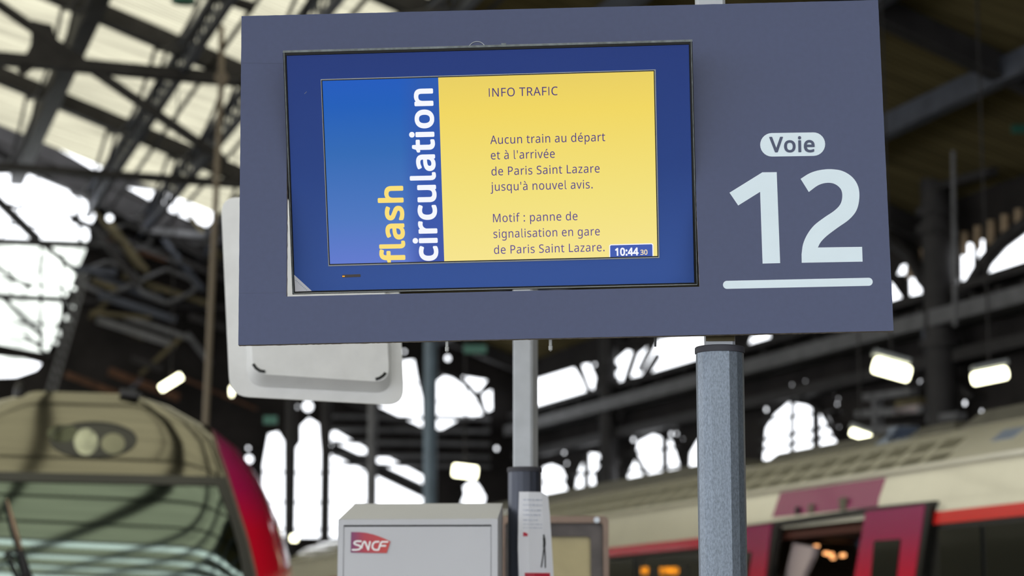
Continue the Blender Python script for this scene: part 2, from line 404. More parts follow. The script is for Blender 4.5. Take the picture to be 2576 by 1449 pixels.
# ------------------------------------------------------------------ lettering
GLYPHS = {' ':[208,[]],"'":[180,[[128,573,112,366,68,366,52,573]]],'.':[215,[[58,43,58,54,60,64,63,73,67,79,72,85,78,89,85,93,92,95,99,97,107,97,115,97,122,95,130,93,136,89,142,85,148,79,152,73,155,64,157,54,157,43,157,32,155,23,152,14,148,7,142,2,136,-3,130,-7,122,-9,115,-11,107,-11,99,-11,92,-9,85,-7,78,-3,72,2,67,7,63,14,60,23,58,32]]],'0':[458,[[419,287,419,260,418,234,416,209,413,185,409,163,404,142,399,122,392,103,384,86,376,70,366,56,355,43,343,31,330,21,316,12,301,5,285,-1,267,-5,248,-7,229,-8,204,-7,181,-2,160,5,140,15,122,27,106,43,92,60,80,81,69,103,60,129,52,156,47,186,43,217,40,251,39,287,40,323,42,357,46,389,51,418,58,446,67,471,77,494,89,514,103,531,119,547,136,559,156,569,178,576,202,580,229,581,253,580,276,576,298,569,317,559,335,547,351,531,366,514,378,494,389,471,399,446,406,418,412,389,416,357,419,323],[110,287,110,257,112,228,114,202,117,178,121,156,127,137,133,119,141,103,149,90,159,78,170,69,183,62,197,56,212,53,229,52,245,53,260,56,274,61,287,69,298,78,308,89,317,103,324,118,331,136,336,156,340,178,344,202,346,228,348,257,348,287,348,317,346,346,344,372,340,396,336,417,331,437,324,455,317,470,308,484,298,495,287,505,274,512,260,517,245,520,229,521,212,520,197,517,183,512,170,505,159,495,149,484,141,470,133,455,127,437,121,417,117,396,114,372,112,346,110,317]]],'1':[458,[[285,0,216,0,216,400,216,439,217,470,219,499,196,477,169,455,108,405,71,452,226,573,285,573]]],'2':[458,[[417,0,38,0,38,59,188,210,261,287,273,301,283,314,292,327,300,340,306,353,312,366,316,380,319,394,321,409,322,424,320,442,317,458,311,473,304,485,294,496,282,505,268,512,254,517,238,519,221,520,204,520,189,518,174,515,160,511,147,506,134,500,122,493,109,485,96,476,83,466,45,513,94,548,105,554,116,559,128,564,140,568,153,572,166,575,179,577,192,579,206,580,221,581,241,580,261,578,280,574,297,569,313,562,327,554,341,545,353,534,363,523,372,510,380,495,386,480,390,464,393,447,394,428,393,410,391,393,387,376,382,360,375,344,367,328,358,313,348,297,337,282,324,267,247,185,128,67,128,64,417,64]]],'3':[458,[[395,439,395,424,393,410,390,396,386,384,381,372,375,361,367,351,359,342,350,334,340,326,329,320,317,314,304,309,291,305,277,302,277,298,303,294,326,288,347,279,364,268,379,255,391,240,401,223,408,205,412,185,413,163,412,143,409,125,405,107,398,90,390,74,379,59,367,46,353,34,336,23,318,14,297,6,275,0,250,-5,223,-7,193,-8,176,-8,158,-7,142,-6,126,-4,110,-1,95,2,80,6,65,11,50,17,36,23,36,89,51,82,66,76,81,71,97,66,114,61,130,58,147,55,163,53,179,52,194,51,223,53,249,56,271,62,290,71,305,81,317,94,327,109,334,126,338,144,339,164,338,178,336,191,332,203,327,213,320,223,312,231,303,238,292,245,279,250,265,255,250,259,234,262,217,264,198,265,179,265,123,265,123,326,180,326,198,326,215,328,231,330,245,334,259,339,271,345,282,352,291,359,300,368,307,377,313,387,317,398,321,409,323,421,323,434,322,450,319,464,313,477,305,489,295,498,283,507,269,513,254,518,237,520,219,521,207,521,195,520,184,519,174,517,164,515,117,498,75,473,39,521,52,531,66,539,81,548,98,556,115,563,134,569,153,574,174,578,196,580,218,581,252,579,283,574,309,566,332,555,352,540,367,524,380,505,388,485,394,462]]],'4':[458,[[443,130,359,130,359,0,291,0,291,130,17,130,17,190,286,576,359,576,359,193,443,193],[291,374,291,412,293,444,294,474,295,500,292,500,276,468,257,438,86,193,291,193]]],':':[215,[[58,43,58,54,60,64,63,73,67,79,72,85,78,89,85,93,92,95,99,97,107,97,115,97,122,95,130,93,136,89,142,85,148,79,152,73,155,64,157,54,157,43,157,32,155,23,152,14,148,7,142,2,136,-3,130,-7,122,-9,115,-11,107,-11,99,-11,92,-9,85,-7,78,-3,72,2,67,7,63,14,60,23,58,32],[58,387,58,398,60,408,63,416,67,423,72,429,78,433,85,437,92,439,99,441,107,441,115,441,122,439,130,437,136,433,142,429,148,423,152,416,155,408,157,398,157,387,157,376,155,366,152,358,148,351,142,345,136,340,130,337,122,334,115,333,107,332,99,333,92,334,85,337,78,340,72,345,67,351,63,358,60,366,58,376]]],'A':[512,[[437,0,368,177,141,177,73,0,0,0,224,575,289,575,512,0],[282,415,274,438,263,473,255,500,247,468,238,438,230,415,165,241,346,241]]],'C':[506,[[323,517,305,517,288,515,271,512,256,507,241,502,226,495,213,487,200,478,189,467,178,456,168,443,159,430,152,415,145,400,139,383,134,365,130,347,127,328,126,307,125,286,126,259,129,233,133,208,139,185,147,164,157,144,168,126,181,110,196,96,213,83,231,73,251,65,273,60,297,56,322,55,337,56,352,56,366,58,380,59,394,62,460,78,460,15,447,11,434,7,420,3,407,0,393,-2,379,-4,364,-6,348,-7,330,-8,312,-8,278,-7,247,-2,217,5,191,15,166,28,144,44,124,62,106,82,91,105,78,131,68,158,59,188,54,219,50,252,49,287,50,313,52,337,55,361,60,384,67,406,75,427,84,446,95,465,107,483,120,499,134,514,150,527,168,539,186,550,206,559,227,567,250,573,273,577,298,580,324,581,341,580,359,579,376,577,392,575,409,572,425,568,440,564,455,559,469,553,482,547,453,486,394,508,381,511,367,514,353,516,338,517]]],'F':[416,[[150,0,78,0,78,573,398,573,398,509,150,509,150,306,383,306,383,243,150,243]]],'I':[272,[[239,0,32,0,32,42,99,57,99,515,32,531,32,573,239,573,239,531,172,515,172,57,239,42]]],'L':[420,[[78,0,78,573,150,573,150,64,400,64,400,0]]],'M':[727,[[330,0,142,502,139,502,142,461,144,407,144,347,144,0,78,0,78,573,184,573,361,103,364,103,544,573,650,573,650,0,578,0,578,352,579,408,581,460,584,501,581,501,390,0]]],'N':[609,[[532,0,447,0,141,476,138,476,141,432,143,378,144,320,144,0,78,0,78,573,161,573,467,99,470,99,468,137,466,193,464,249,464,573,532,573]]],'O':[626,[[577,287,577,261,575,236,571,212,567,189,561,166,553,145,544,125,534,107,523,89,510,73,496,58,481,44,465,32,447,22,428,13,407,5,386,-1,363,-5,339,-7,314,-8,287,-7,262,-5,239,0,217,6,196,13,177,22,159,33,143,45,128,59,114,73,101,90,90,107,80,126,72,146,65,167,59,189,55,212,51,237,50,262,49,288,50,322,54,355,59,386,67,415,78,442,91,467,106,490,123,510,143,529,166,545,190,558,218,568,247,575,280,580,314,581,348,580,379,576,408,568,434,558,459,545,481,529,501,511,519,490,534,468,547,442,558,415,567,386,573,355,576,322],[125,287,126,259,128,233,132,208,138,184,145,163,154,143,165,125,177,109,191,95,207,83,225,72,245,65,266,59,289,56,314,55,339,56,362,59,383,65,402,72,420,83,435,95,449,109,462,125,472,143,481,163,488,184,494,208,498,233,500,259,501,287,499,329,494,366,485,400,472,430,456,457,436,479,412,496,384,508,351,516,314,518,289,517,266,514,245,508,225,500,207,490,191,478,177,464,165,449,154,431,145,411,138,389,132,366,128,342,126,315]]],'P':[485,[[229,573,272,571,309,566,342,557,370,544,393,528,411,509,426,487,436,463,442,435,444,404,444,390,442,376,440,363,437,350,433,336,427,324,421,312,413,300,405,289,395,278,383,268,371,259,356,251,341,244,324,238,306,232,285,228,264,225,241,224,216,223,150,223,150,0,78,0,78,573],[223,511,150,511,150,285,208,285,229,285,248,287,266,289,283,292,298,296,312,302,324,308,335,315,344,324,352,334,358,345,363,357,367,370,369,385,370,401,368,422,364,441,357,457,347,472,334,484,319,493,300,501,277,506,252,510]]],'R':[498,[[236,573,263,572,289,570,312,566,334,561,353,555,371,547,386,537,400,526,412,514,422,500,430,485,436,469,441,450,443,431,444,410,444,392,442,376,438,360,433,346,427,334,420,322,412,311,404,302,395,293,385,285,374,278,363,272,352,266,341,261,330,257,487,0,403,0,264,237,150,237,150,0,78,0,78,573],[232,510,150,510,150,298,236,298,262,299,286,302,306,307,323,315,338,325,349,337,358,351,365,368,368,386,370,407,369,421,367,434,364,446,360,457,355,467,348,475,340,483,331,489,321,495,310,500,297,503,282,506,267,508,250,510]]],'S':[440,[[403,153,402,133,399,115,394,97,387,81,378,66,367,53,354,40,340,29,324,20,307,11,288,4,267,-1,245,-5,222,-7,198,-8,137,-5,83,4,41,19,41,88,53,83,66,78,81,74,96,69,113,65,130,61,147,58,165,56,183,55,201,55,218,55,233,56,247,59,261,62,273,66,284,71,293,76,302,83,310,90,316,98,321,106,325,116,328,125,330,136,330,147,330,158,328,168,326,177,323,186,318,194,313,202,306,209,298,216,288,223,277,230,264,236,250,243,234,250,216,257,196,265,131,294,120,300,110,307,101,314,93,322,85,330,78,338,72,347,66,356,61,365,57,375,54,386,51,397,50,409,48,421,48,435,49,452,52,469,56,485,63,499,71,513,81,525,93,536,106,546,120,555,136,563,153,569,171,574,190,578,210,580,231,581,250,580,268,579,285,577,302,575,318,572,333,568,348,564,362,559,376,554,389,549,366,487,302,508,288,512,274,514,259,516,244,517,229,517,215,517,202,516,190,513,179,511,169,507,160,502,152,497,145,491,138,485,133,478,129,470,125,462,123,453,122,444,121,434,122,423,123,412,125,403,129,394,133,386,139,378,145,371,153,364,162,357,172,351,184,345,197,339,212,332,228,325,246,318,266,311,284,303,301,295,317,287,332,279,345,270,357,260,367,250,377,239,385,228,391,215,396,202,400,187,402,171]]],'T':[446,[[259,0,187,0,187,509,8,509,8,573,437,573,437,509,259,509]]],'V':[481,[[481,573,277,0,204,0,0,573,75,573,204,205,220,160,231,119,241,80,250,119,262,161,277,207,405,573]]],'a':[450,[[231,437,261,436,287,432,311,425,331,415,347,403,361,387,371,368,379,346,383,321,385,293,385,0,334,0,320,61,317,61,309,52,302,44,294,36,286,29,279,22,271,16,262,11,253,6,244,2,234,-1,223,-3,212,-5,200,-7,186,-8,172,-8,157,-7,143,-6,129,-3,116,1,103,6,91,12,80,19,71,27,62,37,55,48,48,60,43,73,40,87,38,103,37,119,39,144,45,166,55,186,69,203,87,219,110,231,137,241,168,249,203,254,243,257,316,259,316,285,315,305,312,322,308,337,301,350,293,359,283,367,271,373,258,377,243,379,227,380,214,380,201,379,188,377,175,374,163,370,106,347,84,400,96,406,108,412,122,417,136,422,151,426,166,430,182,433,198,435,214,437],[252,208,222,206,196,202,173,197,155,190,141,182,130,172,121,161,115,148,111,134,110,119,111,105,113,93,118,82,124,73,132,66,141,60,152,55,163,52,175,50,188,49,210,50,229,54,247,60,264,68,279,79,292,92,302,108,309,127,314,148,315,172,315,210]]],'c':[385,[[241,-8,218,-7,197,-4,177,0,157,7,139,15,122,26,107,38,93,52,80,69,69,87,60,108,53,131,48,156,45,183,44,213,45,243,48,271,54,297,61,321,71,342,82,360,95,377,109,392,125,404,142,415,161,423,181,429,201,434,223,437,245,438,258,438,271,437,284,435,296,433,309,431,320,428,331,425,341,422,350,418,358,415,337,356,292,370,244,376,227,375,212,373,197,369,184,364,172,358,162,350,152,340,144,329,137,317,131,303,126,288,122,271,119,253,118,234,117,213,118,193,119,175,122,157,126,141,131,126,137,112,144,100,152,89,161,79,172,71,183,65,196,60,209,56,224,54,240,53,254,53,267,54,279,56,291,58,302,60,351,78,351,15,342,11,333,7,324,4,314,1,304,-2,293,-4,281,-6,268,-7,255,-8]]],'d':[493,[[221,-8,190,-6,162,1,136,12,113,28,92,48,75,72,61,101,52,134,46,172,44,214,46,256,52,294,62,327,75,357,93,381,113,402,137,417,162,429,191,436,221,438,234,438,247,437,259,435,270,432,280,429,290,426,299,422,307,417,316,412,323,407,330,401,337,395,343,388,349,381,354,374,359,374,356,405,354,438,354,609,425,609,425,0,368,0,358,58,354,58,349,51,343,44,337,37,330,31,323,24,316,19,307,14,299,9,289,5,279,1,269,-2,258,-5,246,-7,234,-8],[232,51,257,52,280,56,299,64,315,74,328,88,338,104,345,124,351,146,354,172,355,200,355,213,354,244,351,271,346,296,338,318,329,336,316,352,300,364,281,372,258,378,231,379,209,377,190,372,173,363,158,350,146,334,135,315,127,293,122,269,118,242,117,213,118,183,122,156,127,133,135,111,146,93,158,78,173,66,190,57,210,52]]],'e':[452,[[234,438,256,437,276,434,295,429,313,422,329,414,344,403,358,391,370,378,381,363,390,346,398,328,404,309,408,288,411,267,411,244,411,201,117,201,119,173,124,148,131,126,141,107,154,90,170,77,187,66,207,58,230,54,254,52,270,52,285,53,300,55,314,57,327,60,392,82,392,20,379,15,366,10,353,5,340,2,327,-1,314,-4,300,-6,284,-7,268,-8,251,-8,227,-7,204,-4,183,1,162,8,143,17,125,28,109,41,94,55,81,72,70,91,61,112,53,134,48,158,45,184,44,212,45,239,48,265,53,289,59,312,68,333,78,352,90,369,103,385,118,399,134,411,152,420,171,428,191,433,212,437],[233,380,214,379,196,375,180,368,166,359,154,348,143,334,134,318,127,300,122,280,119,257,338,257,337,272,336,285,334,298,330,310,326,322,321,332,316,342,309,350,301,358,292,364,283,370,272,374,260,378,247,379]]],'f':[276,[[266,375,158,375,158,0,87,0,87,375,12,375,12,408,87,432,87,457,88,478,90,498,93,516,98,532,104,547,111,560,119,572,129,582,140,590,152,597,165,603,179,608,194,611,210,613,227,613,274,609,310,599,292,544,262,552,228,556,214,555,202,552,192,547,183,541,175,532,169,522,164,509,161,494,159,477,158,458,158,430,266,430]]],'g':[493,[[221,438,237,437,253,435,269,432,283,428,297,422,310,415,323,406,334,397,345,385,355,373,359,373,369,430,425,430,425,-7,424,-31,422,-53,418,-73,412,-92,404,-109,395,-125,384,-139,371,-152,357,-162,341,-172,323,-179,303,-185,281,-189,258,-192,233,-192,214,-192,197,-191,179,-190,163,-188,147,-186,132,-183,117,-179,104,-175,90,-170,78,-165,78,-100,90,-106,104,-112,118,-117,133,-121,149,-125,166,-128,183,-131,200,-133,218,-134,237,-134,258,-133,277,-129,294,-122,310,-113,324,-101,335,-88,344,-72,350,-54,354,-34,355,-13,355,4,356,32,358,57,354,57,345,44,335,33,324,24,312,15,299,8,285,2,270,-2,255,-5,239,-7,221,-8,189,-6,160,1,134,13,111,29,91,51,74,76,61,105,52,138,46,174,44,214,46,253,52,289,61,322,74,351,91,377,111,399,134,416,160,428,189,435],[230,379,216,378,203,375,191,372,179,366,169,359,159,351,151,341,143,330,136,317,130,303,126,288,122,271,119,253,118,234,117,213,118,183,122,156,128,131,136,110,146,92,159,77,174,65,191,56,210,51,232,50,245,50,257,51,268,53,278,55,288,58,297,62,305,66,313,72,320,78,326,85,332,92,337,101,342,110,346,120,349,131,351,142,353,155,355,168,356,182,356,197,356,214,356,237,354,257,351,276,348,293,343,309,337,322,330,335,322,345,312,354,302,362,290,368,277,372,262,376,247,378]]],'h':[495,[[139,431,138,399,135,370,140,370,145,379,152,387,158,395,166,401,174,407,183,413,191,418,201,422,210,426,221,429,231,432,241,434,252,436,263,437,273,437,294,436,312,434,330,431,346,427,360,421,374,413,386,405,396,394,405,383,413,370,419,355,424,339,428,321,430,301,431,280,431,0,361,0,361,275,360,295,357,313,352,328,346,342,338,353,327,362,315,369,300,374,283,377,265,379,246,378,229,376,214,372,201,367,189,360,179,353,170,343,162,333,156,321,150,308,146,293,143,277,141,260,139,242,139,222,139,0,68,0,68,609,139,609]]],'i':[207,[[139,430,139,0,68,0,68,430],[104,591,111,591,117,589,122,587,128,584,133,580,137,575,141,570,143,563,145,555,145,546,145,538,143,530,141,523,137,517,133,512,128,508,122,505,117,503,111,502,104,501,97,502,91,503,85,505,80,508,75,512,70,517,67,523,64,530,63,538,63,546,63,555,64,563,67,570,70,575,75,580,80,584,85,587,91,589,97,591]]],'j':[207,[[18,-192,-18,-190,-44,-183,-44,-126,-19,-132,9,-134,19,-133,28,-132,36,-129,44,-125,51,-120,57,-113,62,-105,65,-94,67,-81,68,-67,68,430,139,430,139,-64,138,-80,137,-94,134,-108,131,-121,126,-133,120,-144,113,-154,106,-163,97,-171,87,-177,75,-183,63,-187,49,-190,34,-192],[63,546,63,555,64,563,67,570,70,575,75,580,80,584,85,587,91,589,97,591,104,591,111,591,117,589,122,587,128,584,133,580,137,575,141,570,143,563,145,555,145,546,145,538,143,530,141,523,137,517,133,512,128,508,122,505,117,503,111,502,104,501,97,502,91,503,85,505,80,508,75,512,70,517,67,523,64,530,63,538]]],'l':[207,[[139,0,68,0,68,609,139,609]]],'n':[495,[[275,438,304,436,331,432,354,424,374,414,391,401,405,384,416,363,424,339,429,311,431,280,431,0,361,0,361,275,360,295,357,313,352,328,346,342,338,353,327,362,315,369,300,374,283,377,265,379,238,377,215,372,195,364,179,353,166,338,156,321,149,301,143,278,140,252,139,223,139,0,68,0,68,430,125,430,136,371,140,371,146,380,152,388,159,395,167,402,175,409,184,414,193,419,202,424,212,427,222,431,232,433,243,435,254,437,264,438]]],'o':[485,[[442,216,441,195,440,175,437,156,433,138,428,121,422,105,415,90,407,76,398,63,388,51,377,40,365,30,352,21,339,13,324,7,309,1,293,-3,277,-6,259,-7,241,-8,225,-7,208,-6,193,-3,177,1,163,7,149,13,135,21,123,30,111,40,100,51,90,63,81,76,73,90,65,105,59,121,54,138,49,156,46,175,45,195,44,216,45,243,48,269,53,293,60,316,68,336,79,355,91,372,105,387,120,400,137,412,156,421,176,428,197,434,220,437,244,438,267,437,288,434,309,428,328,421,347,412,364,400,379,387,393,372,406,355,417,336,426,316,433,293,438,269,441,243],[117,216,118,196,119,177,122,160,126,143,130,128,136,114,143,101,152,89,161,79,172,71,183,63,197,58,211,54,226,51,243,51,260,51,275,54,289,58,303,63,314,71,325,79,334,89,343,101,350,114,356,128,360,143,364,160,367,177,368,196,369,216,368,236,367,254,364,272,360,288,355,303,349,317,342,329,334,341,324,350,314,359,302,366,289,371,275,375,259,378,242,379,217,377,195,372,176,363,160,351,147,335,136,317,128,295,122,271,118,245]]],'p':[493,[[273,438,303,436,331,429,357,418,380,402,401,383,418,358,432,329,441,296,447,258,449,216,448,187,446,161,441,136,435,114,427,93,417,74,407,57,394,41,380,28,365,17,349,8,331,1,313,-4,293,-7,272,-8,259,-8,247,-7,235,-5,224,-2,213,1,203,5,194,9,185,13,177,18,170,24,139,55,134,55,137,20,139,-16,139,-192,68,-192,68,430,126,430,136,371,139,371,144,379,150,386,156,392,163,399,170,405,177,411,185,416,194,421,203,425,213,429,223,432,235,435,247,436,259,437],[260,379,243,378,228,376,214,373,201,368,190,362,180,355,171,346,163,336,157,325,152,313,147,299,144,284,141,267,140,249,139,229,139,216,139,195,141,176,143,158,146,141,150,126,155,112,161,99,169,88,178,78,188,70,200,63,213,57,227,54,244,51,261,51,277,51,291,54,304,58,315,64,326,72,336,81,344,92,352,104,358,117,364,131,368,146,372,163,374,180,376,198,376,217,375,245,372,271,366,294,358,316,348,334,335,350,320,363,302,371,282,377]]],'q':[493,[[354,-9,355,25,358,58,354,58,346,47,337,37,326,28,315,19,303,11,289,4,274,-1,257,-5,239,-7,219,-8,189,-6,161,1,136,12,113,28,93,48,75,72,62,101,52,134,46,172,44,214,45,243,48,269,52,294,58,317,67,338,76,357,87,373,100,388,114,402,129,413,146,422,163,429,182,434,201,437,221,438,241,437,259,435,275,431,290,426,304,419,316,411,328,402,338,392,347,382,355,371,358,371,369,430,425,430,425,-192,354,-192],[233,51,250,51,265,53,279,56,292,61,304,67,314,74,323,82,330,92,337,103,342,116,347,130,350,145,353,162,354,180,355,199,355,213,354,244,351,272,345,297,338,319,328,337,315,352,299,364,280,373,257,378,231,379,209,377,190,372,172,363,158,350,145,334,135,315,127,293,122,269,118,242,117,213,118,183,122,157,127,133,135,112,146,93,158,78,173,66,191,57,210,52]]],'r':[331,[[269,438,295,437,319,433,310,368,287,372,264,374,254,373,244,372,235,370,226,367,217,363,208,359,199,354,191,348,184,341,176,334,170,326,164,318,158,309,153,299,149,289,145,278,142,266,140,255,139,242,139,229,139,0,68,0,68,430,126,430,134,351,137,351,143,361,149,370,156,379,163,387,170,395,178,402,186,409,195,416,204,421,214,426,224,430,235,434,246,436,257,437]]],'s':[384,[[348,119,347,103,345,88,341,74,335,61,327,49,318,38,308,29,296,20,283,13,268,6,252,1,235,-3,216,-6,197,-7,176,-8,159,-8,142,-7,127,-5,113,-3,99,-1,86,2,74,6,63,10,52,14,42,19,42,83,104,60,118,56,133,53,148,51,163,49,178,49,198,50,216,52,232,55,245,60,256,66,264,74,271,82,276,91,279,101,280,112,280,119,278,125,277,130,274,136,271,141,267,146,262,151,255,157,248,162,239,167,174,196,103,228,91,234,81,242,72,249,64,258,57,266,51,276,47,286,43,298,42,310,41,324,43,345,48,364,57,380,69,395,85,408,104,419,125,427,149,433,174,437,202,438,218,438,233,437,247,435,262,433,275,430,289,427,302,423,315,419,327,414,339,409,315,353,258,372,246,375,234,377,222,379,210,380,197,380,181,380,166,378,153,375,141,371,131,366,123,360,116,353,112,346,109,337,108,328,109,321,110,315,112,309,115,303,119,298,123,293,129,288,136,283,144,279,154,274,219,246,289,215,300,208,310,201,318,193,326,185,333,176,338,166,343,156,346,144,347,132]]],'t':[289,[[212,50,245,53,272,59,272,5,240,-4,200,-8,186,-8,174,-6,161,-4,149,-1,138,4,127,9,116,16,107,24,99,33,91,44,85,57,80,71,77,87,74,105,74,125,74,375,13,375,13,409,75,437,103,528,144,528,144,430,269,430,269,375,144,375,144,127,145,112,147,99,151,87,156,77,163,69,171,62,180,57,190,53,200,50]]],'u':[495,[[427,430,427,0,370,0,359,57,356,57,350,48,344,40,337,33,329,26,321,20,312,15,303,10,293,5,284,2,273,-1,263,-4,253,-6,242,-7,231,-8,220,-8,200,-7,181,-5,164,-2,148,3,134,8,120,16,108,24,98,35,89,46,81,59,75,74,70,90,66,108,64,127,63,148,63,430,135,430,135,153,136,134,138,116,143,101,150,87,158,76,168,67,181,60,195,55,212,52,230,51,249,51,265,53,281,57,294,62,306,69,316,76,326,86,333,96,340,108,345,121,349,136,353,152,355,169,356,187,357,206,357,430]]],'v':[407,[[163,0,0,430,75,430,167,176,180,137,193,96,201,63,204,63,214,96,227,138,241,176,332,430,407,430,244,0]]],'z':[377,[[346,0,31,0,31,47,262,375,45,375,45,430,340,430,340,377,112,55,346,55]]],'à':[450,[[231,437,261,436,287,432,311,425,331,415,347,403,361,387,371,368,379,346,383,321,385,293,385,0,334,0,320,61,317,61,309,52,302,44,294,36,286,29,279,22,271,16,262,11,253,6,244,2,234,-1,223,-3,212,-5,200,-7,186,-8,172,-8,157,-7,143,-6,129,-3,116,1,103,6,91,12,80,19,71,27,62,37,55,48,48,60,43,73,40,87,38,103,37,119,39,144,45,166,55,186,69,203,87,219,110,231,137,241,168,249,203,254,243,257,316,259,316,285,315,305,312,322,308,337,301,350,293,359,283,367,271,373,258,377,243,379,227,380,214,380,201,379,188,377,175,374,163,370,106,347,84,400,96,406,108,412,122,417,136,422,151,426,166,430,182,433,198,435,214,437],[252,208,222,206,196,202,173,197,155,190,141,182,130,172,121,161,115,148,111,134,110,119,111,105,113,93,118,82,124,73,132,66,141,60,152,55,163,52,175,50,188,49,210,50,229,54,247,60,264,68,279,79,292,92,302,108,309,127,314,148,315,172,315,210],[205,614,227,575,255,532,282,496,282,486,235,486,204,513,171,546,142,579,121,606,121,614]]],'é':[452,[[234,438,256,437,276,434,295,429,313,422,329,414,344,403,358,391,370,378,381,363,390,346,398,328,404,309,408,288,411,267,411,244,411,201,117,201,119,173,124,148,131,126,141,107,154,90,170,77,187,66,207,58,230,54,254,52,270,52,285,53,300,55,314,57,327,60,392,82,392,20,379,15,366,10,353,5,340,2,327,-1,314,-4,300,-6,284,-7,268,-8,251,-8,227,-7,204,-4,183,1,162,8,143,17,125,28,109,41,94,55,81,72,70,91,61,112,53,134,48,158,45,184,44,212,45,239,48,265,53,289,59,312,68,333,78,352,90,369,103,385,118,399,134,411,152,420,171,428,191,433,212,437],[233,380,214,379,196,375,180,368,166,359,154,348,143,334,134,318,127,300,122,280,119,257,338,257,337,272,336,285,334,298,330,310,326,322,321,332,316,342,309,350,301,358,292,364,283,370,272,374,260,378,247,379],[347,606,326,579,296,546,263,513,233,486,186,486,186,496,212,532,240,575,262,614,347,614]]]}

GLYPHS['I'] = [215, [[78, 0, 137, 0, 137, 573, 78, 573]]]
GLYPHS['l'] = [232, [[72, 610, 130, 610, 130, 110, 136, 66, 152, 46, 178, 40, 214, 44, 214, 0, 176, -8, 132, -6, 96, 16, 76, 54, 72, 108]]]

def inside(p, poly):
    c = False
    for a, b in zip(poly, poly[1:] + poly[:1]):
        if (a[1] > p[1]) != (b[1] > p[1]) and p[0] < (b[0] - a[0]) * (p[1] - a[1]) / (b[1] - a[1]) + a[0]:
            c = not c
    return c

def text_loops(s, track=0):
    x, out = 0, []
    for ch in s:
        adv, lps = GLYPHS[ch]
        for lp in lps:
            out.append((ch, [(x + lp[i], lp[i + 1]) for i in range(0, len(lp), 2)]))
        x += adv + track
    return out

def write(mb, s, to3, x0, y0, x1, y1, cap, bold=0., track=0, capem=573., lift=0.):
    """s set from (x0, y0) to (x1, y1) on a plane's own 2-D coordinates, capitals `cap` high"""
    lps = text_loops(s, track)
    xs = [p[0] for _, lp in lps for p in lp]
    lo, hi = min(xs) - bold, max(xs) + bold
    L_ = math.hypot(x1 - x0, y1 - y0)
    ex = ((x1 - x0) / L_, (y1 - y0) / L_)
    ey = (-ex[1], ex[0])
    kx, ky = L_ / (hi - lo), cap / capem

    def T(p):
        a, b = (p[0] - lo) * kx, p[1] * ky
        return (x0 + ex[0] * a + ey[0] * b, y0 + ex[1] * a + ey[1] * b)
    base3, cnt = to3, [0]
    if lift:                     # laps of one stroke over the next lie a hair apart
        def to3(a, b):
            return base3(a, b) - Vector((0, cnt[0] * lift, 0))
    x = 0
    for ch in s:                     # one fill per letter
        adv, gl = GLYPHS[ch]
        if gl:
            loops = [[T((x + lp[j], lp[j + 1])) for j in range(0, len(lp), 2)] for lp in gl]
            outs = [a for a in loops if not any(a is not b and inside(a[0], b) for b in loops)]
            for o_ in outs:
                mb.sheet([o_] + [b for b in loops if b is not o_ and b not in outs and inside(b[0], o_)], to3)
            if bold:
                for lp in gl:
                    P = [(x + lp[j], lp[j + 1]) for j in range(0, len(lp), 2)]
                    for a, b in zip(P, P[1:] + P[:1]):
                        d = math.hypot(b[0] - a[0], b[1] - a[1])
                        if d < .5: continue
                        cnt[0] += 1
                        nx, ny = -(b[1] - a[1]) / d * bold, (b[0] - a[0]) / d * bold
                        q = [(a[0] + nx, a[1] + ny), (b[0] + nx, b[1] + ny), (b[0] - nx, b[1] - ny), (a[0] - nx, a[1] - ny)]
                        mb.add([to3(*T(p)) for p in q], [(0, 1, 2, 3)])
                        cnt[0] += 1
                        mb.add([to3(*T((a[0] + bold * math.cos(t * math.pi / 5), a[1] + bold * math.sin(t * math.pi / 5)))) for t in range(10)], [tuple(range(10))])
        x += adv + track
    return mb

# ================================================================== the setting
H0, SL = 13.6, 0.354             # roof: height over the eye at the ridge, slope to the right
def roof_z(u):
    return 1.6 + H0 - SL * abs(u)
U_WALL, V_END = 18.0, 56.0
RAFT = [40.7 + 7.2 * k for k in range(-10, 3)]     # -31.3 ... 55.1
PURL = [4.49, 6.27, 7.64, 9.2, 11.2, 13.4, 15.6]
U_DARK = 9.2

fl = MB().box(-60, 60, -45, 62, -.3, 0)
tag(fl.build('floor', M['floor']), kind='structure')

ceiling = empty('ceiling', (0, 0, 0), None, None, kind='structure')
us = [-18, -15.6, -13.4, -11.2, -9.2, -7.64, -6.27, -4.49, -2.6, 0, 2.6] + PURL + [U_WALL]
def roof_piece(mb, u0, u1, v0, v1, t=.05):
    a, b = W(u0, v0, roof_z(u0)), W(u1, v0, roof_z(u1))
    c, d = W(u1, v1, roof_z(u1)), W(u0, v1, roof_z(u0))
    mb.add([a, b, c, d], [(0, 3, 2, 1)])      # thin single sheets: daylight comes through the cream ones
RV = RAFT[:-1] + [V_END]
for bi, (v0, v1) in enumerate(zip(RV, RV[1:])):
    seen = v0 > 25
    top = v1
    bright, dark = MB(), MB()
    for u0, u1 in zip(us, us[1:]):
        isdark = u0 >= U_DARK - .01
        e = 53.1 if (v1 > 55 and not isdark and u0 >= 2) else v1
        if seen and u0 >= 1:
            m = MB()
            roof_piece(m, u0, u1, v0, e)
            m.build('roof_panel', M['boards'] if isdark else M['sheet'], ceiling)
        else:
            roof_piece(dark if isdark else bright, u0, u1, v0, v1 if v0 > -12 else v1 - 3.4)   # gaps added in the unseen roof behind, to let in front light
    if v1 > 55:
        roof_piece(dark, 2, U_DARK, 54.8, V_END)
    if bright.v:
        tag(bright.build('roof_sheeting', M['sheet'], ceiling), kind='stuff')
    if dark.v:
        tag(dark.build('roof_boarding', M['boards'], ceiling), kind='stuff')
